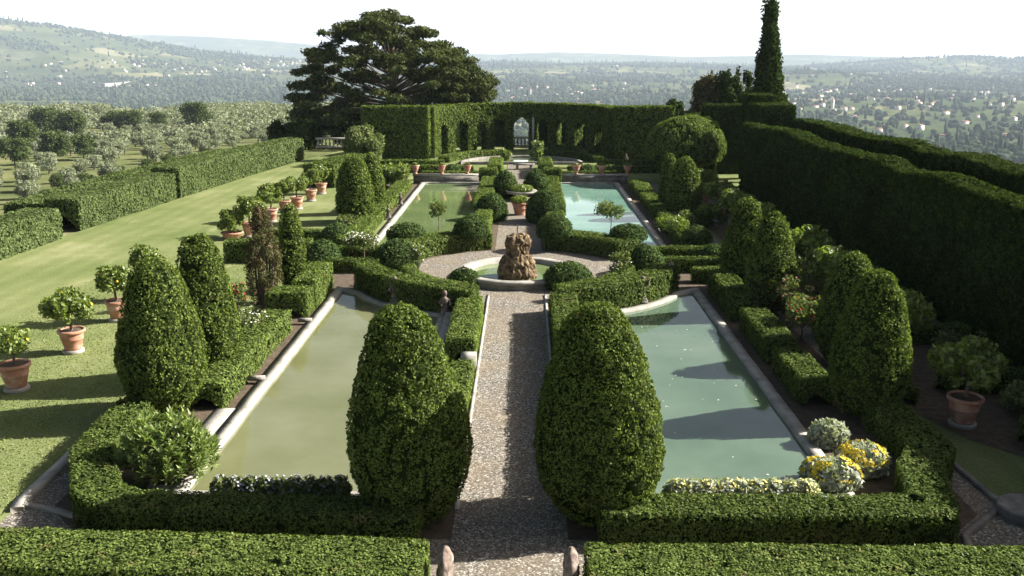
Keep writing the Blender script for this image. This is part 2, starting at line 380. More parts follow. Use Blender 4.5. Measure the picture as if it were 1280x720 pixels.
# gravel surround, beds, central path, ring
sheet('gravel_walk', [(-9.25, 8), (8.75, 8), (8.75, 19.2), (7.5, 21.5), (-8, 21.5), (-9.25, 19.8)], .008, M['gravel'])
sheet('right_gravel_walk', [(8.75, 19.2), (8.75, 60), (7.95, 60), (7.5, 21.5)], .007, M['gravel'])
sheet('bed_soil', [(-8.6, 15.2), (-7.6, 14.2), (7.2, 14.2), (8.2, 15.2), (8.2, 60), (-8.9, 60)], .014, M['soil'])
sheet('right_bed_soil', [(8.9, 20.5), (9.6, 18.6), (10.4, 17.6), (13, 14.5), (13, 60), (9, 60)], .012, M['soil'])
sheet('central_gravel_path', [(XA-1, 8), (XA+1, 8), (XA+1, 74), (XA-1, 74)], .022, M['gravel'])
sheet('gravel_ring', arc(XA, YC, 4.6, 0, 360, 64)[:-1], .026, M['gravel'])
sheet('lawn_strip', [(-11.8, 38.5), (-5.2, 38.5), (-5.2, 46), (-11.8, 46)], .018, M['lawn'])
# pools
RC = 6.3
def near_pool(s):
    a = arc(0, 0, RC, 0, 360, 3)
    inner = 2.3; xo = 6.25
    ph0 = math.degrees(math.acos(inner/RC)); ph1 = math.degrees(math.acos(5.5/RC))
    pts = [(inner, 15.6), (xo, 15.6), (xo, 31.35), (5.5, YC-RC*math.sin(R(ph1))+.02)]
    pts += [(RC*math.cos(R(p)), YC-RC*math.sin(R(p))) for p in np.linspace(ph1, ph0, 10)[1:]]
    return [(XA+s*x, y) for x, y in pts]
def far_pool(s):
    inner = 2.3; xo = 6.3
    ph0 = math.degrees(math.acos(inner/RC)); ph1 = math.degrees(math.acos(5.5/RC))
    pts = [(inner, 59.8), (xo, 59.8), (xo, YC+3.2)]
    pts += [(RC*math.cos(R(p)), YC+RC*math.sin(R(p))) for p in np.linspace(ph1, ph0, 10)]
    return [(XA-.05+s*x, y) for x, y in pts]
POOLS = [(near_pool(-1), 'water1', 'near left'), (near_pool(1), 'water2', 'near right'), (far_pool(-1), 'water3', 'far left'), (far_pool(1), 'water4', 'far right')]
for poly, w, nm in POOLS:
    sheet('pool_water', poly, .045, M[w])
    mb = MB(); ribbon(mb, poly, .29, .0, .125, True, chip=.07)
    tag(link('pool_coping', mb.mesh('coping', [M['stone']])), 'worn pale stone coping edging the %s pool' % nm, 'coping')
# paved slab walk left of pool edges
mb = MB(); mb.box(XA-6.95, XA-6.5, 15, 20.1, .0, .05); tag(link('stone_slab', mb.mesh('slab', [M['stone']])), 'stone slab strip beside the oleander and the near left pool', 'paving')
mb = MB(); ribbon(mb, [G(150, 520), G(90, 572), G(28, 630), G(22, 640)], .22, 0, .10, chip=.1); ribbon(mb, [G(28, 633), G(70, 640), G(110, 652), G(125, 680)], .12, 0, .07, chip=.1)
tag(link('lawn_kerb', mb.mesh('kerb', [M['stone']])), 'stone kerb between the sunny lawn and the gravel, lower left', 'kerb')
mb = MB(); ribbon(mb, [G(1148, 545), G(1200, 590), G(1254, 634), G(1232, 650), G(1205, 672), G(1215, 700)], .12, 0, .08, chip=.1)
tag(link('lawn_kerb', mb.mesh('kerb', [M['darkstone']])), 'dark stone kerb along the shaded gravel, lower right', 'kerb')
g0 = G(1275, 645); mb = MB(); mb.lathe([(.0, .16), (.30, .16), (.42, .18), (.46, .22), (.5, .18), (.48, .0)], 24, (g0[0]+.1, g0[1], 0))
tag(link('stone_disc', mb.mesh('disc', [M['darkstone']])), 'round grey stone rim on the shaded ground at the right edge', 'stone rim')
for sx in (-1, 1):
    mb = MB()
    for y0, y1 in ((15.8, 31),):
        ribbon(mb, [(XA+sx*.98, 15.2), (XA+sx*.98, 30.8)], .08, 0, .06, chip=.1)
    tag(link('path_edging', mb.mesh('edging', [M['stone']])), 'thin stone edging on the %s side of the central path' % ('left' if sx < 0 else 'right'), 'edging')
# ------------------------------------------------------------------ foliage solids
def dens_at(p):                      # leaves per m2 by distance
    D = np.hypot(p[:, 0], p[:, 1]); D = np.maximum(D, 9)
    return 1700*(14/D)**1.25
def leaf_size(P): 
    D = np.maximum(np.hypot(P[:, 0], P[:, 1]), 9)
    return .029*(D/14)**.60
def grid_faces(nu, nv, wrap=False):
    i = np.arange(nu-1 if not wrap else nu)[:, None]; j = np.arange(nv-1)[None]; k = (i+1) % nu
    return np.stack([i*nv+j+0*k, k*nv+j, k*nv+j+1, i*nv+j+1+0*k], -1).reshape(-1, 4)
def foliage(V, Qd, mat, amp=.04, nsc=2.5, crack=.0, csc=3., seed=0, tilt=.6, dm=1., aspect=1.7, org=(0, 0), sm=1., zmin=-.02, lump2=1.):
    """closed shell + leaves -> MB ; org = world xy of object origin (V local)"""
    N = vnorm(V, Qd); V2 = lump(V, N, amp, nsc, crack, csc, seed, (org[0], org[1], 0))
    V2[:, 2] = np.maximum(V2[:, 2], zmin)
    o3 = np.array([org[0], org[1], 0])
    P, n = sample(V2, Qd, lambda c: dens_at(c+o3)*dm, seed)
    r = np.random.default_rng(seed+1); ls = leaf_size(P+o3)*sm
    Dm = max(9., float(np.hypot(org[0], org[1]))) if org != (0, 0) else 20.
    fs = 10.*(14/max(14., Dm))**.5; W = P+o3; ca = .034*lump2
    cn = noise(W, fs, seed+31)+.5*noise(W, fs*2.1, seed+33)
    big = noise(W, .8, seed+35)
    keep = (cn > -.62+.12*big) & (P[:, 2] > 0)
    if crack > .08:
        cr = np.abs(noise(W*np.array([1, 1, .6]), csc, seed+5)); gm = noise(W, .9, seed+9)
        keep &= ~((cr < .12) & (gm > .0) & (r.random(len(P)) < .93))
        keep &= ~((noise(W*np.array([1, 1, .7]), 4.6, seed+51) > .47) & (r.random(len(P)) < .75))
    P = P+n*(ca*np.clip(cn, -1, 1)[:, None]+r.uniform(-.5, .8, (len(P), 1))*ls[:, None])
    k = keep; mb = MB()
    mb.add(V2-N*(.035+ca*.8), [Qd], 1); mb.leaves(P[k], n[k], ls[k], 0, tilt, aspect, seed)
    return mb
EGG = ([0, .06, .13, .22, .32, .46, .58, .69, .82, .90, .95, .98, .995, 1.], [.55, .70, .84, .95, 1., .955, .87, .76, .625, .51, .40, .27, .14, 0.02])
BULLET = ([0, .04, .12, .25, .45, .65, .80, .89, .95, .985, 1.], [.75, .88, .97, 1., .96, .85, .70, .53, .36, .19, 0.02])
SLIM = ([0, .05, .2, .5, .7, .85, .94, .98, 1.], [.7, .85, 1., .92, .78, .62, .42, .24, 0.02])
def lathe_shell(prof, r, h, z0=0., cell=.08, lean=0, sq=0., seed=0):
    L = h*1.35; nv = max(14, int(L/cell)); nu = max(20, int(2*math.pi*r/cell))
    t = np.linspace(0, 1, nv); t = 1-(1-t)**1.35
    rad = np.interp(t, *prof)*r
    # smooth
    for _ in range(2): rad[1:-1] = (rad[:-2]+2*rad[1:-1]+rad[2:])/4
    a = np.arange(nu)/nu*2*math.pi
    W = 1+.035*np.sin(a*2+seed)+.025*np.sin(a*3+seed*2)
    X = np.outer(W*np.cos(a), rad)+lean*t[None]**1.5; Y = np.outer(W*np.sin(a), rad); Z = np.broadcast_to(z0+t*h, X.shape)
    return np.stack([X, Y, Z], -1).reshape(-1, 3), grid_faces(nu, nv, True)
def px_place(cx, yt, yb, w, rb=.6):
    """ground centre, radius, height from picture extents"""
    g = G(cx, yb); D = g[1]*_cp+CAMH*_sp
    r = w/2*D/F
    for _ in range(3):
        Y = g[1]+r*rb; D = Y*_cp+(CAMH-1.2)*_sp; r = w/2*D/F
    X = (cx-655)/F*D; h = AT(cx, yt, Y)[2]
    return X, Y, r, h
def topiary(cx, yt, yb, w, label, prof=EGG, mat='yew', group=None, lean=0, crack=.15, cell=.07, seed=0, h=None, name='topiary_tree', z0=.12, amp=.05):
    X, Y, r, hh = px_place(cx, yt, yb, w, prof[1][0])
    if h: hh = h
    e = empty(name, (X, Y, 0), label, 'topiary', group)
    V, Qd = lathe_shell(prof, r, hh-z0, z0, cell*max(1, Y/16)**.6, lean, seed=seed)
    mb = foliage(V, Qd, mat, amp, 2.6, crack, 3.4, seed, .65, 1.15, org=(X, Y))
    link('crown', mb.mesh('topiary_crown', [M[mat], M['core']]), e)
    tb = MB(); tb.tube([(0, 0, -.05), (.03, 0, .3), (0, .02, .9)], [.13, .10, .08], 8); link('trunk', tb.mesh('trunk', [M['bark']]), e)
    return e
def pathpts(pts, step):
    pts = np.asarray(pts, float); out = []
    for a, b in zip(pts[:-1], pts[1:]):
        n = max(1, int(np.linalg.norm(b-a)/step)); out += [a+(b-a)*k/n for k in range(n)]
    return np.array(out+[pts[-1]])
def hedge_shell(pts, w, z0, z1, cell=.12, wob=0.):
    P = pathpts(pts, cell); n = len(P)
    t = np.gradient(P, axis=0); t /= np.linalg.norm(t, axis=1)[:, None]
    for _ in range(2 if len(pts) < 12 else 0):
        t[1:-1] = (t[:-2]+t[1:-1]+t[2:])/3; t /= np.linalg.norm(t, axis=1)[:, None]
    nn = np.stack([-t[:, 1], t[:, 0]], -1)
    ns = max(2, int((z1-z0)/cell)); nt = max(3, int(w/cell)); rd = min(.06, w*.12)
    sec = [(-w/2, z0+(z1-z0-rd)*k/ns) for k in range(ns+1)]+[(-w/2+rd*.3, z1-rd*.3)]
    sec += [(-w/2+rd+(w-2*rd)*k/nt, z1) for k in range(nt+1)]+[(w/2-rd*.3, z1-rd*.3)]
    sec += [(w/2, z1-rd-(z1-z0-rd)*k/ns) for k in range(ns+1)]
    sec = np.array(sec); zc = np.array([0, (z0+z1)/2]); rings = []; m = len(sec)
    ncap = max(2, int(w/2/cell))
    def ring(i, s, push=0): 
        q = zc+(sec-zc)*s; c = P[i]+t[i]*push
        return np.c_[c[0]+nn[i, 0]*q[:, 0], c[1]+nn[i, 1]*q[:, 0], q[:, 1]]
    for k in range(ncap): rings.append(ring(0, .02+.98*k/ncap, -.02))
    for i in range(n):
        w2 = 1.
        rings.append(ring(i, 1.))
    for k in range(ncap)[::-1]: rings.append(ring(n-1, .02+.98*k/ncap, .02))
    V = np.concatenate(rings)
    if wob: V[:, 2] += np.where(V[:, 2] > (z0+z1)/2, wob*noise(np.c_[V[:, :2], V[:, 2]*0], .35, 4), 0)
    return V, grid_faces(len(rings), m)
def hedge(pts, w, h, label, mat='box', z0=0., amp=.03, crack=.03, seed=0, group=None, cell=None, dm=1., wob=0.03, tilt=.32, nsc=2.2, sm=1., name='hedge', cat='hedge'):
    pts = np.asarray(pts, float); c = pts.mean(0)
    D = np.hypot(*pts[np.argmin(np.hypot(pts[:, 0], pts[:, 1]))])
    if cell is None: cell = float(np.clip(.07*D/14, .06, .3))
    V, Qd = hedge_shell(pts-c, w, z0, h, cell, wob)
    mb = foliage(V, Qd, mat, amp, nsc, crack, 2.6, seed, tilt, dm, org=(c[0], c[1]), sm=sm, lump2=.35, zmin=z0-.02 if z0 < 0 else -.02)
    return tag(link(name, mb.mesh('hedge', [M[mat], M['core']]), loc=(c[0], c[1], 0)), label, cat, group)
def dome(cx, yt, yb, w, label, group='clipped box domes', mat='dome', X=None, seed=0, h=None, pos=None, z0=0):
    Xc, Y, r, hh = px_place(cx, yt, yb, w, .8) if pos is None else pos
    prof = ([0, .1, .3, .5, .68, .82, .92, .98, 1.], [.86, .97, 1., .95, .82, .63, .42, .2, .02])
    V, Qd = lathe_shell(prof, r, hh, z0, .09, 0, seed=seed)
    mb = foliage(V, Qd, mat, .035, 2.4, .05, 3., seed, .5, 1., org=(Xc, Y), lump2=.5)
    return tag(link('topiary_dome', mb.mesh('dome', [M[mat], M['core']]), loc=(Xc, Y, 0)), label, 'topiary', group)
# --- the big topiaries
gT = 'clipped yew cones round the pools'
topiary(515, 380, 668, 146, 'largest clipped yew cone in front, left of the gravel path', group=gT, seed=1, cell=.06, amp=.055, lean=-.12)
topiary(752, 379, 668, 154, 'largest clipped yew cone in front, right of the gravel path', group=gT, seed=2, cell=.06, amp=.055, lean=-.12)
topiary(201, 323, 527, 108, 'sunlit yew cone nearest the lawn in front of its twin', group=gT, seed=3)
topiary(256, 292, 482, 86, 'sunlit yew cone standing just behind the one nearest the lawn', group=gT, seed=4, crack=.13)
topiary(1085, 338, 530, 97, 'half shaded yew cone in front of its twin, near the yellow flowers', group=gT, seed=5, lean=.05)
topiary(1060, 316, 462, 78, 'yew cone mostly hidden behind the near right one', group=gT, seed=6)
topiary(962, 265, 398, 61, 'dark yew cone beside the feathery shrub and roses', group=gT, seed=7)
topiary(930, 247, 366, 54, 'yew cone with sunlit tip left of and behind the dark rough one', group=gT, seed=8, crack=.06)
topiary(444, 195, 281, 47, 'wide sunlit yew cone beside the far left pool', group=gT, seed=9, prof=BULLET, crack=.05)
topiary(466, 190, 268, 30, 'narrow yew cone behind the wide one at the far left pool', group=gT, seed=10, prof=BULLET, crack=.05)
topiary(855, 196, 276, 44, 'wide yew cone beside the far right pool', group=gT, seed=11, prof=BULLET, crack=.05)
topiary(836, 191, 268, 25, 'narrow yew cone partly behind the wide one at the far right pool', group=gT, seed=12, prof=BULLET, crack=.05)
topiary(365, 253, 366, 33, 'slim dark green clipped column beside the straggly brownish cypress', prof=SLIM, mat='yew', seed=13, crack=.05)
# --- domes
for a in [(402, 299, 340, 46, 'box dome left of the fountain court beside the slim column'),
          (420, 279, 309, 42, 'smaller box dome behind the rose, left of the fountain court'),
          (497, 299, 340, 56, 'wide box dome behind the curved hedge, left of the fountain'),
          (508, 280, 314, 48, 'box dome at the near edge of the far left pool'),
          (580, 335, 362, 38, 'small box dome just left of the fountain basin'),
          (590, 269, 291, 42, 'low box dome set on the hedge corner, left of the path beyond the fountain'),
          (615, 241, 278, 42, 'box dome left of the path near the terracotta pot'),
          (632, 213, 249, 32, 'box dome left of the path in front of the far terrace'),
          (565, 206, 222, 25, 'small dome between two terracotta pots above the far left pool'),
          (711, 327, 366, 62, 'wide box dome just right of the fountain basin'),
          (808, 306, 347, 48, 'box dome behind the curved hedge, right of the fountain'),
          (786, 281, 311, 44, 'box dome at the near edge of the far right pool'),
          (872, 282, 312, 42, 'box dome beside the pale yellow standard tree'),
          (694, 268, 290, 43, 'low box dome set on the hedge corner, right of the path beyond the fountain'),
          (682, 237, 281, 50, 'large box dome right of the path near the terracotta pot'),
          (671, 211, 246, 34, 'dark box dome right of the path in front of the far terrace'),
          (735, 206, 222, 25, 'small dome behind the terracotta pot above the far right pool'),
          (892, 305, 338, 34, 'dark box dome at the foot of the right yew cones')]:
    cx, yt, yb, w, lb = a
    if cx in (590, 694, 508, 786):          # these balls rise out of the thick hedge tops
        Yd = {590: 38.6, 694: 38.6, 508: 38.2, 786: 38.2}[cx]; Dd = Yd*_cp+7*_sp; rd = w/2*Dd/F*1.06
        tp = AT(cx, yt, Yd); bt = AT(cx, yb, Yd-rd)
        dome(cx, yt, yb, w, lb, seed=int(cx), pos=((cx-655)/F*Dd, Yd, rd, tp[2]-.52), z0=.55)
        continue
    dome(cx, yt, yb, w, lb, seed=int(cx))
# --- hedges: front rows
def ln(x0, y0, x1, y1): return [(x0, y0), (x1, y1)]
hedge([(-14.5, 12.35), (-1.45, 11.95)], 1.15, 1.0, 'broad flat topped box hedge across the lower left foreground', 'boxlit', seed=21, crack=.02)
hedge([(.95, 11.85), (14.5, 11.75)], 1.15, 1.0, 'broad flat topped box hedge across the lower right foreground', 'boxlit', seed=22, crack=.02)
hedge([(-8.6, 19.2), (-8.45, 16.6), (-7.5, 14.75), (-6.8, 14.35), (-1.75, 14.15)], .8, .64, 'box hedge with an angled corner framing the near left bed', 'box', seed=23)
hedge([(8.0, 19.4), (8.05, 16.9), (7.4, 15.9), (7.0, 14.35), (1.3, 14.35)], .82, .64, 'box hedge with an angled corner framing the near right bed', 'box', seed=24)
# pool side hedges
def seg(s, xo, w, y0, y1, h, lb, mat='box', sd=0): return hedge([(XA+s*xo, y0), (XA+s*xo, y1)], w, h, lb, mat, seed=sd)
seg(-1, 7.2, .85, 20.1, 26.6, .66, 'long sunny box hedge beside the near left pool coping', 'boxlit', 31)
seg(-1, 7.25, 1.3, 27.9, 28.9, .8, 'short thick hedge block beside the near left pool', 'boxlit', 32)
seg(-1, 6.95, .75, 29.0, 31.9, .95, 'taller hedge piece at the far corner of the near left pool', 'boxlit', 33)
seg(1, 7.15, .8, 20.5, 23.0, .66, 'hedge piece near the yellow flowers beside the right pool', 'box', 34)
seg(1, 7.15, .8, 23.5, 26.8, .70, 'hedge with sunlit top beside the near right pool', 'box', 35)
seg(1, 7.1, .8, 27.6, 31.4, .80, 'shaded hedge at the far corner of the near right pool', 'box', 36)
hedge([(-9.0, 19.6), (-9.0, 20.8)], .5, .35, 'low hedge stub at the foot of the sunlit yew cones', 'box', seed=37)
# path side hedges
seg(-1, 1.45, .78, 23.4, 28.0, .75, 'box hedge along the left of the path before the fountain', 'boxlit', 41)
seg(-1, 1.38, .62, 16.2, 22.9, .36, 'low green strip hedge left of the near path', 'boxlit', 42)
seg(1, 1.47, .8, 16.0, 28.0, .85, 'box hedge along the right of the near path', 'box', 43)
# ring hedges
def rhedge(r, a0, a1, w, h, lb, mat='box', sd=0): return hedge(arc(XA, YC, r, a0, a1, 30), w, h, lb, mat, seed=sd)
rhedge(5.75, 200, 257, .85, .95, 'curved outer hedge at the head of the near left pool', 'box', 51)
rhedge(5.75, 283, 338, .85, .95, 'curved outer hedge at the head of the near right pool', 'box', 52)
rhedge(4.1, 190, 250, .5, .55, 'lower curved hedge inside the court, left of the fountain', 'boxlit', 53)
rhedge(4.15, 290, 348, .5, .6, 'lower curved hedge inside the court, right of the fountain', 'box', 54)
rhedge(5.45, 103.5, 148, 1.25, .72, 'thick curved hedge beyond the fountain, left of the path', 'boxlit', 55)
rhedge(5.45, 33, 76.5, 1.25, .72, 'thick curved hedge beyond the fountain, right of the path', 'box', 56)
for k, (y, x0, x1) in enumerate([(36.6, 4.9, 8.6), (34.6, 5.3, 8.8), (32.9, 6.4, 9.0)]):
    hedge([(XA+x0, y), (XA+x1, y)], .5, .55, '%s of the three low hedge rows right of the fountain court' % ['farthest', 'middle', 'nearest'][k], 'box', seed=60+k)
for k, (y, x0, x1) in enumerate([(36.8, 4.9, 8.4), (34.4, 5.3, 8.2)]):
    hedge([(XA-x0, y), (XA-x1, y)], .5, .5, '%s low hedge row left of the fountain court' % ['farther', 'nearer'][k], 'box', seed=64+k)
hedge([(-12.0, 40.2), (-8.4, 40.2)], .6, .55, 'farther low hedge row by the terracotta bowl on the lawn', 'box', seed=66)
hedge([(-12.0, 36.4), (-8.6, 36.4)], .9, .85, 'thicker hedge row before the lawn, behind the straggly cypress', 'box', seed=67)
# far centre strip
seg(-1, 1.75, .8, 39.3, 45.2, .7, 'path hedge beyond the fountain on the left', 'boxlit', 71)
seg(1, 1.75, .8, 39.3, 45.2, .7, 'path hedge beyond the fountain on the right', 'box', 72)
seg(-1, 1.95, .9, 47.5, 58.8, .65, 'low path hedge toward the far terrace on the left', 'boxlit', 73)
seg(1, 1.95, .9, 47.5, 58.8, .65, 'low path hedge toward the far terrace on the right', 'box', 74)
hedge([(XA-2.6, 59.2), (XA-1.5, 59.2)], 1.0, 1.1, 'square hedge block at the inner corner of the far left pool', 'boxlit', seed=75)
hedge([(XA+2.6, 59.2), (XA+1.5, 59.2)], 1.0, 1.1, 'square hedge block at the inner corner of the far right pool', 'box', seed=76)
seg(-1, 7.3, .9, 38.5, 58, .5, 'low hedge along the far left pool coping', 'boxlit', 77)
seg(-1, 8.8, .6, 48, 58, .7, 'second hedge outside the far left pool, behind the yew pair', 'box', 78)
seg(1, 7.3, .9, 39, 45, .6, 'near low hedge beside the far right pool', 'box', 79)
seg(1, 7.3, .9, 46, 52, .6, 'middle low hedge beside the far right pool', 'boxlit', 80)
seg(1, 7.3, .9, 53, 58, .6, 'far low hedge beside the far right pool', 'boxlit', 81)
# ------------------------------------------------------------------ left lawn hedge (three pieces) + front block
off = np.array([-.75, .35])
lq = [np.array(p)+off for p in lp]
hedge([lq[0]+np.array([-5.5, -9]), lq[0]+np.array([0, -1.]), lq[1]+np.array([.2, -.3])], 1.6, 1.35, 'near piece of the sunny hedge bounding the lawn on the left', 'lawnhedge', seed=91, sm=1.1, amp=.07, nsc=1.4)
h1 = lq[1]+np.array([.1, 1.6])
hedge([h1, lq[2]], 1.7, 1.5, 'middle piece of the sunny hedge bounding the lawn, past the gap', 'lawnhedge', seed=92, amp=.09, nsc=1.2)
hedge([lq[2]+(lq[3]-lq[2])*.04, lq[3], lq[4]+np.array([0, .6])], 1.7, 1.75, 'far piece of the hedge bounding the lawn, leading to the pine', 'lawnhedge', seed=93, amp=.09, nsc=1.2)
hedge([lq[1]+np.array([-2.2, 2.5]), lq[2]+np.array([-3.2, 0]), lq[3]+np.array([-3.4, 0]), lq[4]+np.array([-3, 0])], 2.0, 1.15, 'looser outer hedge behind the lawn hedge on the left', 'lawnhedge', seed=94, amp=.25, nsc=.7, tilt=.9)
hedge([G(388, 236)+np.array([.4, .6]), G(420, 236)+np.array([.3, 7.5])], 2.1, 1.45, 'dark fronted hedge block at the far end of the lawn', 'box', seed=95)
# ------------------------------------------------------------------ right tall hedges
hedge([(13.5, 3), (13.5, 55.5)], 1.0, 4.3, 'tall dark clipped hedge wall with a sunlit rim on the right', 'cypress', seed=101, amp=.10, nsc=.7, wob=.16, crack=.12, cell=.22, dm=.8, sm=1.25, tilt=.5)
hedge([(17.0, 12), (17.0, 58)], 1.3, 4.35, 'second tall hedge running behind the dark hedge wall', 'cypress', seed=102, amp=.12, nsc=.8, wob=.12, crack=.1, cell=.25, dm=.7, sm=1.3)
hedge([(14.2, 58.2), (16.6, 58.2)], 2.0, 5.2, 'lower square clipped hedge tower at the end of the hedge wall', 'cypress', seed=103, amp=.08, cell=.25)
hedge([(14.7, 62.2), (16.4, 62.2)], 2.2, 5.65, 'taller square clipped hedge tower below the cypress', 'cypress', seed=104, amp=.08, cell=.25)
hedge([(12.6, 66), (15.6, 66)], 1.2, 4.8, 'dark clipped hedge between the mushroom tree and the towers', 'cypress', seed=105, amp=.1, cell=.25)
hedge([(11.9, 60), (12.6, 72)], 1.2, 4.0, 'dark hedge behind the mushroom shaped tree', 'cypress', seed=106, amp=.1, cell=.3)
for k, y in enumerate([21.5, 25.5, 29.9, 34, 40, 44, 48.5]):
    hedge([(10.3, y), (12.8, y+.2)], .6, .5, ['nearest', 'second', 'third', 'fourth', 'fifth', 'sixth', 'farthest'][k]+' of the low shaded hedge rows under the hedge wall', 'box', seed=110+k, group='low shaded hedge rows')
hedge([(10.6, 18.2), (12.9, 18.0)], .7, .6, 'shaded low hedge nearest the lower right corner', 'box', seed=118)
hedge([(10.4, 16.4), (13, 15.6)], .9, .6, 'shaded hedge stub at the right edge, above the round stone rim', 'box', seed=119)
hedge([(9.1, 20.6), (9.1, 22.6)], .5, .4, 'low shaded hedge along the gravel right of the yew cones', 'box', seed=117)
# ------------------------------------------------------------------ exedra with arches
def wall_holes(path_fn, L, H, th, holes, cell, seed, org):
    nu = int(L/cell); nv = int(H/cell)
    s = (np.arange(nu)+.5)/nu*L; z = (np.arange(nv)+.5)/nv*H
    S, Z = np.meshgrid(s, z, indexing='ij'); solidm = np.ones((nu, nv), bool)
    for c, w, hs, zb in holes:
        inr = (np.abs(S-c) < w/2) & (Z > zb) & ((Z < hs) | (((S-c)**2+(Z-hs)**2) < (w/2)**2))
        solidm &= ~inr
    sv = np.linspace(0, L, nu+1); zv = np.linspace(0, H, nv+1)
    P, Nn = path_fn(sv)
    def lay(o): 
        X = P[:, None, 0]+Nn[:, None, 0]*o+0*zv[None]; Y = P[:, None, 1]+Nn[:, None, 1]*o+0*zv[None]
        return np.stack([X, Y, np.broadcast_to(zv[None], X.shape)], -1).reshape(-1, 3)
    V = np.concatenate([lay(-th/2), lay(th/2)]); n1 = (nu+1)*(nv+1)
    I = np.arange(n1).reshape(nu+1, nv+1); Fs = []
    ii, jj = np.nonzero(solidm)
    a, b, c, d = I[ii, jj], I[ii+1, jj], I[ii+1, jj+1], I[ii, jj+1]
    Fs.append(np.stack([a, b, c, d], -1)); Fs.append(np.stack([a, d, c, b], -1)+n1)
    pad = np.zeros((nu+2, nv+2), bool); pad[1:-1, 1:-1] = solidm
    for di, dj, (p, q) in ((-1, 0, (a, d)), (1, 0, (c, b)), (0, -1, (b, a)), (0, 1, (d, c))):
        ex = ~pad[ii+1+di, jj+1+dj]
        Fs.append(np.stack([p[ex], q[ex], q[ex]+n1, p[ex]+n1], -1))
    Qd = np.concatenate(Fs); V = V-np.array([org[0], org[1], 0])
    return foliage(V, Qd, None, .05, 1.2, .05, 1.5, seed, .4, 1., org=org, sm=1., lump2=.6)
EC = (XA, 75.5); ER = 7.6
def arcpath(sv, r=ER):      # from left (180deg) over back to right
    a = math.pi-sv/r
    return np.stack([EC[0]+r*np.cos(a), EC[1]+r*np.sin(a)], -1), np.stack([np.cos(a), np.sin(a)], -1)
LA = math.pi*ER
def cutarc(s0, s1, holes, label, sd, h=4.3):
    hs = [(c-s0, w, z, zb) for c, w, z, zb in holes]
    fn = lambda sv: arcpath(sv+s0)
    a = math.pi-(s0+s1)/2/ER; org = (EC[0]+ER*math.cos(a), EC[1]+ER*math.sin(a))
    mb = wall_holes(fn, s1-s0, h, 1.1, hs, .17, sd, org)
    tag(link('arcade_hedge', mb.mesh('arcade', [M['yew'], M['core']]), loc=(org[0], org[1], 0)), label, 'hedge')
mid = LA/2
cutarc(0, mid-1.05, [(5.75, 1.5, 1.95, .0), (8.0, 1.15, 2.05, .0), (9.95, 1.35, 2.1, .0), (3.0, 1.4, 1.95, 0)], 'left sunlit half of the curved cypress arcade with arches', 121, 4.1)
cutarc(mid+1.05, LA, [(LA-9.95, 1.3, 2.1, .0), (LA-8.0, 1.15, 2.1, .5), (LA-5.75, 1.4, 1.95, .0), (LA-3., 1.4, 1.95, .0)], 'right shaded half of the curved cypress arcade', 122, 4.1)
def gatepath(sv): return np.stack([EC[0]-1.15+sv, np.full(len(sv), EC[1]+ER+.05)], -1), np.tile([0., 1.], (len(sv), 1))
mb = wall_holes(gatepath, 2.3, 4.15, 1.0, [(1.15, 1.45, 2.1, 0)], .14, 123, (EC[0], EC[1]+ER))
tag(link('arcade_hedge', mb.mesh('arch', [M['yew'], M['core']]), loc=(EC[0], EC[1]+ER, 0)), 'clipped cypress arch at the centre opening onto the valley', 'hedge')
hedge([(-12.9, 74.6), (-7.6, 74.6)], 1.4, 4.25, 'straight clipped wing left of the cypress arcade', 'yew', seed=124, amp=.07, cell=.22, crack=.08)
hedge([(7.3, 74.6), (11.9, 74.6)], 1.4, 4.25, 'straight dark clipped wing right of the cypress arcade', 'yew', seed=125, amp=.07, cell=.22, crack=.08)
hedge([tuple(p) for p in arc(EC[0], EC[1]+1, 10.6, 172, 96, 34)], 1.2, 3.7, 'outer curved hedge seen dark through the left arches', 'cypress', seed=126, amp=.1, cell=.3)
hedge([tuple(p) for p in arc(EC[0], EC[1]+1, 10.6, 8, 84, 34)], 1.2, 3.0, 'outer curved hedge seen through the right arches', 'cypress', seed=127, amp=.1, cell=.3)
# terrace parterre before the arcade
def th(pts, w, h, lb, mat, sd): return hedge(pts, w, h, lb, mat, seed=sd, cell=.25)
for s, nm, mt in ((-1, 'left', 'boxlit'), (1, 'right', 'box')):
    th([(XA+s*2.3, 62), (XA+s*6.6, 62)], .6, .55, 'low hedge row behind the pots on the %s of the terrace' % nm, mt, 130+s)
    th([(XA+s*3.4, 66), (XA+s*10.6, 66)], .6, .5, 'second low hedge row on the %s of the terrace' % nm, mt, 133+s)
    th([(XA+s*5.8, 69.5), (XA+s*11, 69.5)], .7, .5, 'third low hedge row on the %s of the terrace' % nm, mt, 136+s)
    th([(XA+s*1.75, 62.4), (XA+s*1.75, 67.5)], .9, .95, 'hedge flanking the %s of the path onto the terrace' % nm, mt, 139+s)
    th([tuple(p) for p in arc(XA, 71.5, 6.1, 90-s*82, 90-s*12, 24)], .9, .5, 'curved low hedge round the %s of the lily pond' % nm, mt, 142+s)
sheet('pond_water', arc(XA, 71.2, 4.6, 0, 180, 32), .05, M['water3'])
mb = MB(); ribbon(mb, arc(XA, 71.2, 4.6, 0, 180, 32), .35, 0, .22); ribbon(mb, [(XA-4.6, 71.2), (XA+4.6, 71.2)], .3, 0, .2)
tag(link('pond_coping', mb.mesh('coping', [M['darkstone']])), 'half round stone coping of the lily pond before the arcade', 'coping')
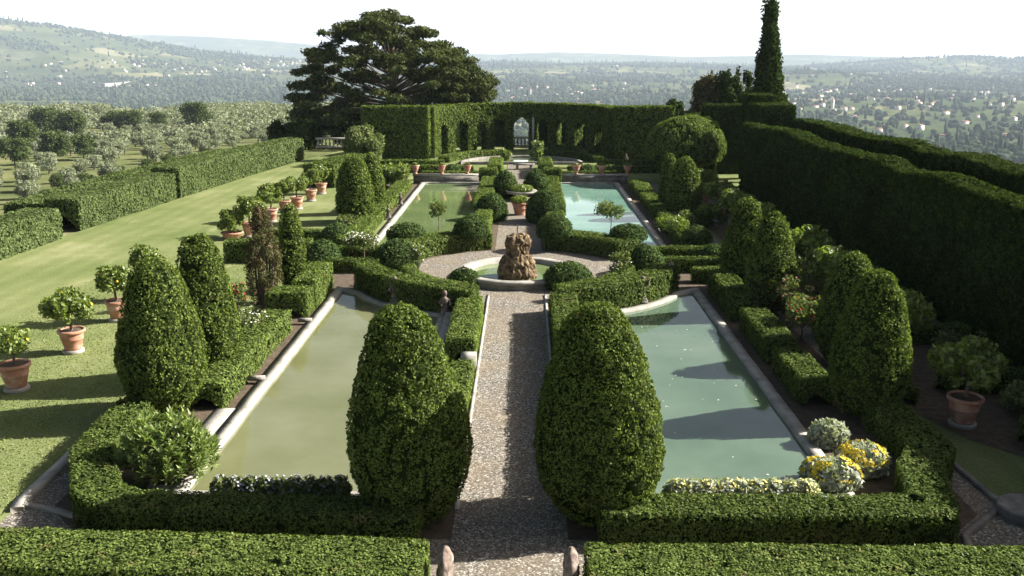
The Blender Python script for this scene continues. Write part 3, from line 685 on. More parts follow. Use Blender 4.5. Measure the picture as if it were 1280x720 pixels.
# raised wall behind far pools
for s, nm in ((-1, 'left'), (1, 'right')):
    mb = MB(); x0, x1 = sorted((XA+s*2.2, XA+s*7.0))
    mb.box(x0, x1, 60.05, 60.45, 0, .5); mb.box(x0-.05, x1+.05, 60.0, 60.5, .502, .60, 1)
    tag(link('terrace_wall', mb.mesh('wall', [M['darkstone'], M['stone']])), 'low stone wall with pale cap behind the far %s pool' % nm, 'wall')
# ------------------------------------------------------------------ loose plants
def cloud(mb, blobs, n, size, mi=0, tilt=.9, aspect=1.9, seed=0, fill=.35):
    """blobs (x,y,z,rx,ry,rz); leaves mostly near surface"""
    r = np.random.default_rng(seed); B = np.array(blobs, float)
    w = (B[:, 3]*B[:, 4]*B[:, 5])**.66; i = r.choice(len(B), n, p=w/w.sum())
    d = r.normal(0, 1, (n, 3)); d /= np.linalg.norm(d, axis=1)[:, None]
    rad = 1-fill*r.random((n, 1))**1.5+r.normal(0, .06, (n, 1))
    P = B[i, :3]+d*rad*B[i, 3:]
    mb.leaves(P, d, size, mi, tilt, aspect, seed)
def blobset(r, h0, h1, n, br, seed, flat=1.):
    q = np.random.default_rng(seed); out = []
    for k in range(n):
        a = q.uniform(0, 6.28); t = q.uniform(0, 1); zz = h0+(h1-h0)*t
        rr_ = r*math.sqrt(q.uniform(0.02, 1))*(1-.35*abs(2*t-1)**2)
        s = br*q.uniform(.7, 1.25)
        out.append((rr_*math.cos(a), rr_*math.sin(a), zz, s, s, s*flat))
    return out
def branches(mb, blobs, base, r0, mi=0, every=1, split=.3):
    for k, b in enumerate(blobs[::every]):
        p = np.array(b[:3]); m0 = np.array(base, float); m1 = m0+(p-m0)*.5+np.array([0, 0, .08*np.linalg.norm(p-m0)])
        mb.tube([m0, m1, p], [r0, r0*.6, r0*.25], 5, mi)
# pots
def pot_mesh():
    body = MB(); body.lathe([(0.0, .02), (.215, .02), (.225, .0), (.24, .03), (.25, .10), (.30, .30), (.312, .31), (.316, .33), (.308, .35), (.345, .50), (.34, .51)], 28)
    rim = MB(); rim.lathe([(.345, .50), (.375, .505), (.39, .53), (.39, .585), (.375, .60), (.33, .60), (.325, .56)], 28)
    soil = MB(); soil.lathe([(0, .57), (.15, .575), (.33, .56)], 20)
    base = MB(); base.lathe([(0, .0), (.29, .0), (.30, .02), (.30, .08), (.28, .1), (0, .1)], 24)
    return body.mesh('pot', [M['terra']], True), rim.mesh('rim', [M['terra']], True), soil.mesh('soil', [M['soil']]), base.mesh('base', [M['stone']])
POT = pot_mesh()
def lemon_mesh(v):
    q = np.random.default_rng(40+v)
    bl = blobset(.42, .35, .80, 13, .2, 50+v)
    tr = MB(); tr.tube([(0, 0, -.1), (.02, .01, .15), (0, .03, .4)], [.035, .03, .025], 7); branches(tr, bl, (0, .02, .25), .018, every=2)
    cr = MB(); cloud(cr, bl, 2600, .050, 0, .9, 2.0, 60+v, .5)
    cloud(cr, blobset(.52, .3, .85, 16, .12, 70+v), 700, .05, 0, .9, 2., 80+v, .8)
    fr = [(np.array(bl[k % len(bl)][:3])+q.normal(0, 1, 3)*.13) for k in range(16)]
    return cr.mesh('lemon_crown', [M['lemon']]), tr.mesh('lemon_trunk', [M['bark']]), fr
fr_ = MB(); fr_.lathe([(0, -.04), (.03, -.02), (.033, .01), (.0, .045)], 8); FRUIT = fr_.mesh('lemon_fruit', [M['lemonfruit']], True)
LEM = [lemon_mesh(v) for v in range(3)]
def potted(x, y, label, s=1., ps=1., v=0, group='potted lemon trees', fruit=True, rz=0, z=0):
    e = empty('potted_lemon_tree', (x, y, z), label, 'potted tree', group, rz)
    o = link('plinth', POT[3], e); o.scale = (ps, ps, 1)
    o = link('pot', POT[0], e, (0, 0, .1)); o.scale = (ps,)*3
    o2 = link('rim', POT[1], e, (0, 0, .1)); o2.scale = (ps,)*3
    o3 = link('soil', POT[2], e, (0, 0, .1)); o3.scale = (ps,)*3
    zt = .1+.58*ps
    for nm, me in zip(('crown', 'trunk', 'fruit'), LEM[v]):
        if nm == 'fruit':
            if fruit:
                for c in me: o = link('fruit', FRUIT, e, (c[0]*s, c[1]*s, zt+c[2]*s)); o.scale = (s,)*3
            continue
        o = link(nm, me, e, (0, 0, zt)); o.scale = (s,)*3
    return e
LXL = -12.6
for k, (px, py, s, ps, lb) in enumerate([
    (16, 491, 1.05, 1.0, 'potted lemon tree cut by the left edge of the photo, nearest of the lawn row'),
    (88, 443, 1.25, .95, 'second potted lemon tree on the lawn, with most yellow fruit'),
    (145, 403, 1.2, .95, 'third potted lemon tree on the lawn, on a pale plinth'),
    (184, 375, 1.25, .95, 'lemon tree whose pot hides behind the sunlit yew cone'),
    (311, 297, 1.35, .95, 'potted lemon tree right behind the low terracotta bowl'),
    (338, 278, 1.3, .95, 'potted lemon tree rising behind the straggly cypress'),
    (355, 266, 1.2, .9, 'potted lemon tree right above the slim clipped column'),
    (371, 262, 1.25, .95, 'third last potted lemon tree of the lawn row'),
    (388, 252, 1.25, .95, 'second last potted lemon tree of the lawn row'),
    (401, 243, 1.2, .95, 'farthest potted lemon tree of the lawn row')]):
    g = G(px, py); potted(g[0], g[1]+.2, lb, s, ps, k % 3, rz=k*1.3, fruit=k < 4)
for k, (y, s, lb) in enumerate([(19.4, 1.4, 'lemon tree in a big pot, nearest in the shade under the hedge wall'),
    (23.4, 1.55, 'lemon tree with sunlit crown just right of the near right yew cone'),
    (28.0, 1.7, 'lemon tree with broad sunlit top behind the right yew pair'),
    (31.6, 1.75, 'tallest sunlit lemon tree in the shade behind the roses'),
    (38, 1.6, 'lemon tree with lit top behind the rough dark yew cone'),
    (42, 1.55, 'third last lemon tree along the hedge wall'),
    (46, 1.5, 'second last lemon tree along the hedge wall'),
    (50.5, 1.5, 'farthest lemon tree along the hedge wall')]):
    potted(9.85, y, lb, s, 1.0, (k+1) % 3, rz=k*2.1, fruit=False)
# low bowl on lawn
g = G(288, 300); e = empty('planted_bowl', (g[0], g[1]+.3, 0), 'low wide terracotta bowl with a leafy bush on the lawn', 'planter')
mb = MB(); mb.lathe([(0, .0), (.30, .0), (.36, .08), (.44, .22), (.50, .26), (.50, .32), (.44, .33), (.42, .27)], 26); link('bowl', mb.mesh('bowl', [M['terra']], True), e)
mb = MB(); cloud(mb, blobset(.55, .5, 1.1, 18, .2, 5), 2600, .07, 0, .9, 2., 6, .6); link('foliage', mb.mesh('f', [M['lemon']]), e)
mb = MB(); branches(mb, blobset(.55, .5, 1.1, 18, .2, 5), (0, 0, .25), .02, every=3); link('stem', mb.mesh('s', [M['bark']]), e)
# wall pots on the terrace
def urn(px, lb, s=1.):
    p = G(px, 222, .6); e = empty('terracotta_urn', (p[0], 60.25, .6), lb, 'urn', 'terracotta urns on the terrace wall', s=.88)
    mb = MB(); mb.lathe([(0, 0), (.16, 0), (.17, .05), (.1, .09), (.12, .14), (.2, .3), (.27, .48), (.26, .52), (.33, .60), (.33, .66), (.28, .66), (.25, .6), (0, .6)], 18)
    link('urn_body', mb.mesh('urn', [M['terra']], True), e)
    mb = MB(); cloud(mb, [(0, 0, .72, .2, .2, .12)], 160, .07, 0, .9, 2., int(px)); link('foliage', mb.mesh('f', [M['lemon']]), e)
for px, lb in [(515, 'terracotta urn at the outer corner of the far left pool'), (549, 'terracotta urn left of the small dome above the far left pool'), (582, 'terracotta urn right of the small dome above the far left pool'),
               (722, 'terracotta urn left of the small dome above the far right pool'), (755, 'terracotta urn right of the small dome above the far right pool'), (788, 'terracotta urn in shade at the outer corner of the far right pool')]: urn(px, lb)
# centre pot and stone bowl
g = G(650, 270); e = empty('potted_bush', (g[0], g[1]+.3, 0), 'wide terracotta pot with bright round bush in the middle of the path', 'planter')
for nm, me in zip(('pot', 'rim', 'soil'), POT): o = link(nm, me, e); o.scale = (1.15,)*3
mb = MB(); cloud(mb, [(0, 0, .80, .48, .48, .22)], 1500, .06, 0, .7, 1.7, 3, .4); link('foliage', mb.mesh('f', [M['lemon']]), e)
g = G(652, 252); e = empty('stone_planter', (g[0], g[1]+.6, 0), 'wide white stone bowl planted green on the path', 'planter')
mb = MB(); mb.lathe([(0, 0), (.4, 0), (.42, .1), (.25, .15), (.28, .25), (.85, .42), (.92, .5), (.9, .56), (.8, .5), (0, .5)], 28); link('bowl', mb.mesh('bowl', [M['stone']], True), e)
mb = MB(); cloud(mb, [(0, 0, .66, .66, .6, .24)], 1300, .07, 0, .7, 1.7, 4, .4); link('foliage', mb.mesh('f', [M['lemon']]), e)
g = G(655, 212); mb = MB(); mb.box(g[0]-.8, g[0]+.8, g[1]-.25, g[1]+.25, .35, .45); mb.box(g[0]-.6, g[0]-.4, g[1]-.2, g[1]+.2, 0, .35); mb.box(g[0]+.4, g[0]+.6, g[1]-.2, g[1]+.2, 0, .35)
tag(link('stone_bench', mb.mesh('bench', [M['stone']])), 'pale stone bench at the end of the path before the lily pond', 'bench')
# fountain
e = empty('fountain', (XA, YC-.3, 0), 'round fountain with rough tufa rock pile in a white rimmed basin', 'fountain')
mb = MB(); mb.lathe([(2.14, -.02), (2.14, .20), (2.22, .22), (2.24, .30), (2.18, .34), (1.94, .34), (1.86, .31), (1.84, .1)], 72); link('basin_rim', mb.mesh('rim', [M['stone']]), e)
mb = MB(); mb.lathe([(0, .16), (1.2, .16), (1.86, .16)], 48); link('basin_water', mb.mesh('water', [M['water3']]), e)
def rock_mesh():
    V, Qd = lathe_shell(([0, .06, .2, .35, .48, .56, .62, .66, .72, .82, .9, .96, 1.], [.88, 1., .99, .86, .70, .57, .52, .60, .66, .64, .55, .36, .02]), .71, 1.72, .1, .035)
    N = vnorm(V, Qd)
    b = 1-np.abs(noise(V, 4.5, 2)); c = np.abs(noise(V*np.array([1, 1, .45]), 5.5, 8))
    d = .10*(b-.6)-.09*np.clip(1-c/.2, 0, 1)+.03*noise(V, 14, 3)+.05*noise(V, 2.5, 6)
    mb = MB(); mb.add(V+N*d[:, None], [Qd]); return mb
link('rock_pile', rock_mesh().mesh('rock', [M['tufa']]), e, (0, -.62, 0))
mb = MB(); mb.tube([(0, -.62, 1.8), (0, -.62, 2.12)], [.03, .02], 6); link('spout', mb.mesh('spout', [M['darkstone']]), e)
# end posts in front
for px, lb in ((556, 'weathered stone post at the end of the left foreground hedge'), (714, 'weathered stone post at the end of the right foreground hedge')):
    p = AT(px, 690, 12.0); V, Qd = lathe_shell(([0, .1, .5, .8, .9, .97, 1], [1, .95, .9, .85, .7, .4, .02]), .13, 1.12, 0, .03)
    V = V*np.array([1, 2.4, 1]); V = V+vnorm(V, Qd)*(.03*fbm(V, 9, 3, 2))[:, None]
    mb = MB(); mb.add(V+np.array([p[0], 12.0, 0]), [Qd]); tag(link('stone_post', mb.mesh('post', [M['oldpost']], True)), lb, 'post')
# stone block
g = G(590, 452); mb = MB(); mb.box(-.2, .2, -.2, .2, 0, .42); tag(link('stone_block', mb.mesh('block', [M['stone']]), loc=(g[0]-.05, 23.1, 0)), 'square pale stone block between the strip hedges left of the path', 'block')
# statues
def statue(x, y, lb, s=1., arm=1, kind=0):
    s *= .88
    e = empty('statue', (x, y, 0), lb, 'statue', 'small stone figures round the pools')
    mb = MB(); mb.box(-.2*s, .2*s, -.16*s, .16*s, .1, .26*s); mb.box(-.16*s, .16*s, -.13*s, .13*s, .26*s, .34*s); link('pedestal', mb.mesh('pedestal', [M['darkstone']]), e)
    b = MB(); z = .33*s
    b.lathe([(.13*s, z), (.15*s, z+.1*s), (.12*s, z+.22*s), (.10*s, z+.30*s), (.14*s, z+.42*s), (.13*s, z+.52*s), (.06*s, z+.58*s), (.05*s, z+.62*s), (.09*s, z+.67*s), (.105*s, z+.74*s), (.08*s, z+.82*s), (.0, z+.86*s)], 14, jit=.12, js=6, sy=.8)
    b.tube([(-.12*s, 0, z+.5*s), (-.22*s, -.06*s, z+.36*s), (-.1*s, -.14*s, z+.28*s)], [.045*s, .04*s, .035*s], 6)
    b.tube([(.12*s, 0, z+.5*s), (.22*s, -.02*s, z+.45*s+.1*arm*s), (.2*s, -.08*s, z+.5*s+.25*arm*s)], [.045*s, .04*s, .035*s], 6)
    link('figure', b.mesh('figure', [M['oldpost']], True), e)
g = G(494, 385); statue(g[0], g[1]+.1, 'small grey stone figure on the rim under the left curved hedge', 1.0)
g = G(556, 400); statue(g[0], g[1]+.1, 'stone figure where the left curved hedge meets the path hedge', .9, -1)
g = G(803, 384); statue(g[0], g[1]+.1, 'small stone figure against a gap of the right curved hedge', 1.0)
g = G(838, 366); statue(g[0], g[1]+.1, 'stone figure at the outer end of the right curved hedge', 1.05, -1)
g = G(738, 392); statue(g[0], g[1]+.2, 'stone figure behind the large right yew cone', .9, 1)
for px, py, lb in ((488, 275, 'nearer small dark figure on the far left pool coping'), (503, 258, 'farther small dark figure on the far left pool coping'), (784, 205, 'pale stone figure at the shaded corner of the far right pool')):
    g = G(px, py); statue(g[0]-.1, g[1], lb, .75, -1)
g = G(553, 435); mb = MB(); mb.box(-.18, .18, -2.1, 2.1, 0, .30); tag(link('stone_bench', mb.mesh('bench', [M['stone']]), loc=(g[0]+.05, g[1]+.6, 0)), 'long pale stone slab beside the inner hedge of the near left pool', 'bench')
for y, lb in ((21.9, 'nearer dark iron foot block on the left pool coping'), (27.2, 'farther dark iron foot block on the left pool coping')):
    mb = MB(); mb.box(-.22, .2, -.07, .07, .1, .2); tag(link('drain_block', mb.mesh('b', [M['darkstone']]), loc=(XA-6.5, y, 0)), lb, 'block')
# ------------------------------------------------------------------ standards and shrubs
def standard(px, py, h, r, lb, leaf='rose', flower=None, n=900, sz=.07, seed=0, cat='tree', name='standard_tree', nf=60, z0f=.5, th=.025):
    g = G(px, py); e = empty(name, (g[0], g[1], 0), lb, cat)
    bl = blobset(r*.75, h*z0f+.15, h-r*.35, 12, r*.42, seed)
    tb = MB(); tb.tube([(0, 0, -.03), (.03, 0, h*.3), (0, .02, h*z0f+.1)], [th, th*.9, th*.8], 6); branches(tb, bl, (0, .02, h*z0f), th*.5, every=2); link('trunk', tb.mesh('trunk', [M['bark']]), e)
    cb = MB(); cloud(cb, bl, n, sz, 0, .9, 1.9, seed, .6)
    if flower:
        fb = cb; q = np.random.default_rng(seed+3); B = np.array(bl)
        for k in range(nf):
            b = B[k % len(B)]; d = q.normal(0, 1, 3); d /= np.linalg.norm(d); d[2] = abs(d[2])*.8; c = b[:3]+d*b[3:]*1.02; s = sz*q.uniform(.45, .8)
            fb.lathe([(0, -s*.5), (s*.6, -s*.2), (s*.7, s*.2), (s*.3, s*.5), (0, s*.4)], 6, c, 1)
    link('crown', cb.mesh('crown', [M[leaf], M[flower or leaf]]), e)
    return e
standard(548, 289, 1.45, .55, 'thin standard tree before the far left pool', 'rose', n=700, seed=1)
standard(763, 291, 1.5, .75, 'standard tree with flat dark crown before the far right pool', 'rose', n=1100, seed=2)
standard(841, 305, 1.3, .75, 'pale yellow green standard tree beside the far right pool', 'lemon', n=1000, seed=3)
standard(455, 328, 1.3, .75, 'standard rose with pale blossoms left of the fountain court', 'rose', 'white', 900, .07, 4, nf=90)
standard(523, 355, 1.45, .35, 'thin rose bush behind the left curved hedge', 'rose', 'white', 450, .06, 5, nf=20)
standard(772, 357, 1.25, .48, 'grey leafy shrub behind the right curved hedge', 'rose', 'white', 800, .065, 6, nf=16, z0f=.2)
standard(1000, 432, 1.45, .75, 'rose bush with red and pink flowers by the right pool hedge', 'rose', 'red', 1700, .06, 7, nf=36, z0f=.35, name='rose_bush', cat='rose bush')
standard(990, 410, 1.6, .55, 'rose bush full of pale pink buds behind the red one', 'rose', 'pink', 900, .06, 8, nf=70, z0f=.3, name='rose_bush', cat='rose bush')
standard(308, 428, .95, .75, 'rose bush with white flowers behind the sunny pool hedge', 'rose', 'white', 1500, .06, 9, nf=110, z0f=.2, name='rose_bush', cat='rose bush')
standard(298, 395, 1.1, .4, 'small rose with red flowers at the foot of the straggly cypress', 'rose', 'red', 700, .06, 10, nf=22, z0f=.3, name='rose_bush', cat='rose bush')
standard(872, 244, 1.7, .7, 'pale flowering shrub left of the far right yew cones', 'rose', 'white', 900, .08, 11, nf=60, z0f=.15, name='shrub', cat='shrub')
standard(497, 234, 1.5, .9, 'leafy yellow green shrub beside the corner urn', 'lemon', None, 1500, .10, 12, z0f=.1, name='shrub', cat='shrub')
standard(480, 232, 1.3, .8, 'leafy green shrub between the yew pair and the far left pool', 'lemon', 'white', 1300, .10, 13, z0f=.1, name='shrub', cat='shrub', nf=20)
standard(434, 287, .8, .6, 'grey leafy shrub at the foot of the far left yew cones', 'rose', None, 900, .08, 14, z0f=.1, name='shrub', cat='shrub')
standard(860, 290, 1.0, .6, 'grey leafy shrub at the foot of the far right yew cones', 'rose', None, 800, .08, 15, z0f=.1, name='shrub', cat='shrub')
standard(300, 425, .7, .5, 'low green seedling clump beside the white rose bush', 'oleander', None, 700, .06, 16, z0f=.1, name='shrub', cat='shrub')
standard(672, 200, 1.6, .7, 'tall green papyrus clump in the lily pond', 'lemon', None, 900, .12, 17, z0f=.1, name='papyrus', cat='plant')
standard(632, 203, 1.1, .5, 'light green water plant at the left of the lily pond', 'lemon', None, 700, .10, 18, z0f=.1, name='papyrus', cat='plant')
for k, (x, y, r, h, lb) in enumerate([(8.9, 26.0, .7, 1.1, 'dark leafy shrub behind the near right yew pair'), (9.0, 30.2, .75, 1.3, 'leafy shrub between the right yew pairs'), (8.6, 33.4, .7, 1.2, 'dark shrub behind the rough dark yew cone'),
        (9.0, 36.3, .8, 1.2, 'shaded shrub at the right end of the low hedge rows'), (11.6, 23.4, .9, 1.0, 'low dark shrub under the hedge wall, nearest'), (11.7, 27.6, .9, 1.0, 'low dark shrub under the hedge wall, behind the yew pair'), (11.6, 32, .9, 1.1, 'low dark shrub under the hedge wall, beyond the tallest lemon'),
        (11.8, 20.0, .8, .9, 'low dark shrub right of the nearest shaded lemon pot'), (9.0, 44, .8, 1.2, 'leafy shrub before the wide far right yew cone'), (9.2, 56, .9, 1.3, 'shrub between the far right pool and the mushroom tree')]):
    e = empty('shrub', (x, y, 0), lb, 'shrub'); bl = blobset(r*.75, .2, h-.25, 16, r*.36, 400+k)
    cb = MB(); cloud(cb, bl, 1500, .075*(y/20)**.4, 0, .8, 1.8, 410+k, .6); link('foliage', cb.mesh('f', [M['rose' if k % 3 == 1 else 'box']]), e)
    tb = MB(); branches(tb, bl, (0, 0, -.03), .02, every=3); link('stem', tb.mesh('s', [M['bark']]), e)
# feathery shrub: upright plumes
def plumes(px, py, n, h, r, lb, mat, seed, name='shrub', lw=.03, up=.55):
    g = G(px, py); q = np.random.default_rng(seed); mb = MB(); st = MB()
    for k in range(n):
        a = q.uniform(0, 6.28); rr_ = r*math.sqrt(q.random())*.5; b = np.array([rr_*math.cos(a), rr_*math.sin(a), 0]); hh = h*q.uniform(.6, 1.)
        tip = b*(1+up*2)+np.array([0, 0, hh]); st.tube([b, (b+tip)/2*np.array([.9, .9, 1]), tip], [.012, .009, .004], 4)
        t = q.random(26)**.7; P = b[None]+(tip-b)[None]*t[:, None]; d = q.normal(0, 1, (26, 3)); d[:, 2] = np.abs(d[:, 2]); d /= np.linalg.norm(d, axis=1)[:, None]
        mb.leaves(P+d*lw*2.2, np.cross(d, [0, 0, 1.])+.01, lw, 0, .5, 3.2, seed+k)
    e = empty(name, (g[0], g[1], 0), lb, 'shrub'); link('foliage', mb.mesh('f', [M[mat]]), e); link('stems', st.mesh('s', [M['bark']]), e); return e
plumes(1003, 392, 150, 1.9, 1.3, 'feathery light green shrub rising beside the dark yew cone', 'lemon', 3)
def oleander():
    g = G(205, 612); q = np.random.default_rng(5); mb = MB(); st = MB()
    for k in range(230):
        a = q.uniform(0, 6.28); t = math.sqrt(q.random()); inner = k % 3 == 0
        tip = np.array([.95*t*math.cos(a), .75*t*math.sin(a), .15+1.15*math.sqrt(max(0, 1-t*t*.85))*(q.uniform(.3, .7) if inner else q.uniform(.75, 1.08))])
        st.tube([(0.2*math.cos(a)*t, .2*math.sin(a)*t, 0), tip*np.array([.6, .6, .5]), tip], [.015, .012, .006], 4)
        n = 17; ph = np.arange(n)*2.4+q.uniform(0, 6); ele = np.linspace(-.35, 1.25, n)+q.normal(0, .15, n)
        ax = np.array([math.cos(a)*t*.6, math.sin(a)*t*.6, 1.]); ax /= np.linalg.norm(ax)
        d = np.stack([np.cos(ph)*np.cos(ele), np.sin(ph)*np.cos(ele), np.sin(ele)], -1)+ax*.35; d /= np.linalg.norm(d, axis=1)[:, None]
        L = .19*q.uniform(.75, 1.25)*q.uniform(.7, 1.1, (n, 1)); P0 = tip[None]+ax*np.linspace(-.16, .02, n)[:, None]; s = np.cross(d, [0, 0, 1.]); s /= np.linalg.norm(s, axis=1)[:, None]; w_ = .026
        up = np.cross(s, d)
        V = np.stack([P0, P0+d*L*.45+s*w_+up*.01, P0+d*L-up*.02, P0+d*L*.45-s*w_+up*.01], 1).reshape(-1, 3); mb.add(V, [np.arange(n*4).reshape(-1, 4)])
    e = empty('oleander_bush', (g[0], g[1]+.35, 0), 'big glossy long leaved bush in the near left corner bed', 'bush'); link('foliage', mb.mesh('f', [M['oleander']]), e); link('stems', st.mesh('s', [M['bark']]), e)
oleander()
# straggly cypress N
X, Y, r, h = px_place(329, 255, 385, 50, .6)
e = empty('cypress_tree', (X, Y, 0), 'straggly brownish upright cypress beside the slim column', 'tree')
mb = MB(); bl = []; q = np.random.default_rng(8)
for k in range(70):
    t = q.random(); w_ = r*(1.0 if t < .55 else 1-.8*(t-.55)/.45)*(.55+.45*min(1, t*6)); a = q.uniform(0, 6.28); bl.append((w_*.75*math.cos(a), w_*.75*math.sin(a), .15+t*(h-.35), .15, .15, .3))
cloud(mb, bl, 9000, .045, 0, .8, 1.8, 3, .6); link('crown', mb.mesh('c', [M['brownish']]), e)
tb = MB()
for k in range(7): tb.tube([(.08*k-.25, 0, -.05), (.1*k-.3, .1, h*.5), (.04*k-.12, 0, h*.8)], [.05, .035, .01], 5)
link('trunk', tb.mesh('t', [M['bark']]), e)
# pale mound plants
def mound(px, py, r, h, lb, flower='yellow', n=1400, nf=500, seed=0, leaf='silver', bias=.0):
    g = G(px, py, .1); e = empty('santolina_mound', (g[0], g[1]+r*.4, 0), lb, 'flowering plant', 'silver and yellow flower mounds')
    mb = MB(); cloud(mb, [(0, 0, h*.42, r, r*.8, h*.58)], n, .05, 0, .9, 2.6, seed, .35); cloud(mb, [(0, 0, h*.3, r*.9, r*.7, h*.3)], n//3, .06, 0, .9, 2, seed+1)
    if flower:
        q = np.random.default_rng(seed); d = q.normal(0, 1, (nf, 3)); d[:, 2] = np.abs(d[:, 2])+.2; d[:, 0] += bias; d /= np.linalg.norm(d, axis=1)[:, None]
        sel = noise(d*3, 1., seed) > -.05
        P = np.array([0, 0, h*.45])+d*np.array([r*1.02, r*.82, h*.62]); mb.leaves(P[sel], d[sel], .045, 1, .4, 1.1, seed)
    link('foliage', mb.mesh('f', [M[leaf], M[flower or leaf]]), e)
for a in [(1047, 612, .42, .55, 'silver mound with yellow flowers, front one at the pool corner', 'yellow'),
          (1080, 592, .45, .55, 'silver mound thick with yellow flowers below the right yew cone', 'yellow'),
          (1022, 600, .26, .42, 'narrow yellow flowered mound touching the pool coping', 'yellow'),
          (1038, 556, .36, .5, 'silver grey mound with a few yellow flowers beside the coping', None)]:
    mound(a[0], a[1], a[2]*1.15, a[3]*1.15, a[4], a[5], seed=int(a[0]), n=2400, nf=1500)
g0 = G(845, 625); g1 = G(1010, 625)
for k in range(9):
    t = k/8; mound(848+t*160, 629, .27, .50, 'low pale flowers edging the near right pool, %s clump from the left' % ['first', 'second', 'third', 'fourth', 'fifth', 'sixth', 'seventh', 'eighth', 'ninth'][k], 'paleyellow', 1100, 90, 200+k)
for k in range(9):
    t = k/8; mound(275+t*150, 626, .2, .54, 'grey lavender tuft edging the near left pool, %s from the left' % ['first', 'second', 'third', 'fourth', 'fifth', 'sixth', 'seventh', 'eighth', 'ninth'][k], 'lav', 420, 80, 300+k, 'rose')
mound(243, 575, .22, .4, 'pale cream flowers between the oleander and the coping', 'yellow', 500, 100, 320)
# big mushroom topiary
X, Y = 10.6, 60.5
e = empty('topiary_tree', (X, Y, 0), 'huge bright mushroom shaped clipped tree at the far right', 'topiary')
V, Qd = lathe_shell(([0, .03, .12, .3, .5, .7, .85, .94, .985, 1.], [.3, .62, .88, 1., .99, .88, .68, .45, .22, .02]), 2.6, 3.3, 1.05, .22)
mb = foliage(V, Qd, None, .12, 1.0, .12, 1.6, 77, .7, 1.3, org=(X, Y)); link('crown', mb.mesh('c', [M['boxlit'], M['core']]), e)
tb = MB(); tb.tube([(0, 0, -.05), (.1, 0, .7), (-.05, 0, 1.6)], [.25, .2, .18], 8); link('trunk', tb.mesh('t', [M['bark']]), e)
# big loose bush left of arcade
X, Y = -12.4, 71
e = empty('bush', (X, Y, 0), 'large loose rounded bush before the left wing of the arcade', 'bush')
bl = blobset(1.35, .7, 2.6, 26, .55, 31); mb = MB(); cloud(mb, bl, 6500, .13, 0, .8, 1.8, 31, .5); link('foliage', mb.mesh('f', [M['rose']]), e)
tb = MB(); branches(tb, bl, (0, 0, -.05), .05, every=2); link('stem', tb.mesh('t', [M['bark']]), e)
# balustrades
def balustrade(x0, x1, y, zb, lb, n):
    e = empty('balustrade', ((x0+x1)/2, y, zb), lb, 'balustrade'); L = x1-x0
    mb = MB(); mb.box(-L/2, L/2, -.16, .16, .72, .88); link('top_rail', mb.mesh('r', [M['stone']]), e)
    mb = MB(); mb.box(-L/2, L/2, -.16, .16, 0, .14); link('base_rail', mb.mesh('r', [M['stone']]), e)
    bb = MB(); bb.lathe([(.05, .14), (.07, .2), (.11, .34), (.07, .5), (.05, .58), (.08, .66), (.08, .72)], 8); bm_ = bb.mesh('baluster', [M['stone']], True)
    for k in range(n): link('baluster', bm_, e, (-L/2+L*(k+.5)/n, 0, 0))
balustrade(XA-1.2, XA+1.2, 86.2, .0, 'pale stone balustrade seen through the centre arch', 7)
balustrade(-18.4, -14.6, 82.0, .25, 'pale stone balustrade under the pine at the end of the lawn', 11)
# stone posts at gate
mb = MB(); mb.box(-.1, .1, -.1, .1, 0, 2.9); tag(link('gate_post', mb.mesh('p', [M['stone']]), loc=(XA+1.05, EC[1]+ER-.75, 0)), 'thin pale stone upright at the right of the centre arch', 'post')
# ------------------------------------------------------------------ great pine
def pine():
    q = np.random.default_rng(12); Y0 = 93.; c = AT(492, 100, Y0); X0 = c[0]; zg = -1.0
    e = empty('pine_tree', (X0, Y0, zg), 'huge spreading dark pine rising behind the arcade on the left', 'tree')
    px2 = Y0*1.0/F*1.02
    # outline: for relative x (px from 492) top / bottom y in px
    ox = [-125, -110, -80, -55, -20, 20, 60, 90, 118]; ty = [145, 70, 32, 18, 10, 14, 40, 62, 92]; by = [165, 170, 172, 172, 168, 158, 150, 146, 128]
    def zpx(y): return AT(492, y, Y0)[2]-zg
    clumps = []
    k = 0
    while len(clumps) < 330:
        u = q.uniform(-122, 118); top = np.interp(u, ox, ty); bot = np.interp(u, ox, by)
        v = top+8+(bot-top-10)*q.random()**1.1
        dep = 9.5*math.sqrt(max(0.05, 1-(u/128)**2)); t = (bot-v)/(bot-top)
        dep *= math.sqrt(max(.1, 1-(max(0, t-.35)/.7)**2))
        yy = q.uniform(-1, 1)*dep
        p = np.array([u*px2, yy, zpx(v)])
        # prefer shell
        rel = math.sqrt((u/122)**2+(yy/10)**2+max(0, t-.2)**2)
        if rel < .3: continue
        if any((abs(p[0]-c_[0]) < .75 and abs(p[1]-c_[1]) < 1.0 and abs(p[2]-c_[2]) < .45) for c_ in clumps): continue
        k += 1
        s = q.uniform(.7, 1.3); clumps.append((p[0]*.95, p[1], p[2], s, s, s*.42))
    cb = MB()
    cloud(cb, clumps, 110000, .14, 0, .8, 2.6, 5, .7)
    link('crown', cb.mesh('c', [M['pine']]), e)
    # a few low dark boughs
    tb = MB(); tb.tube([(0.3, 0, -.3), (.2, 0, 3), (.0, 0, 6.5), (-.1, 0, 10.5), (-.6, 0, 12.5)], [.55, .48, .38, .22, .08], 10); link('trunk', tb.mesh('t', [M['bark']], True), e)
    lb = MB(); C_ = np.array(clumps)
    for c_ in C_[::3]:
        zb = max(1.6, min(10.5, c_[2]*.55+1.)); b = np.array([0.1, 0, zb]); p = c_[:3]-np.array([0, 0, .15]); m = b+(p-b)*.55+np.array([0, 0, -.1*np.linalg.norm(p-b)*.3]); lb.tube([b, m, p], [.13, .08, .03], 6)
    link('limbs', lb.mesh('l', [M['bark']], True), e)
pine()
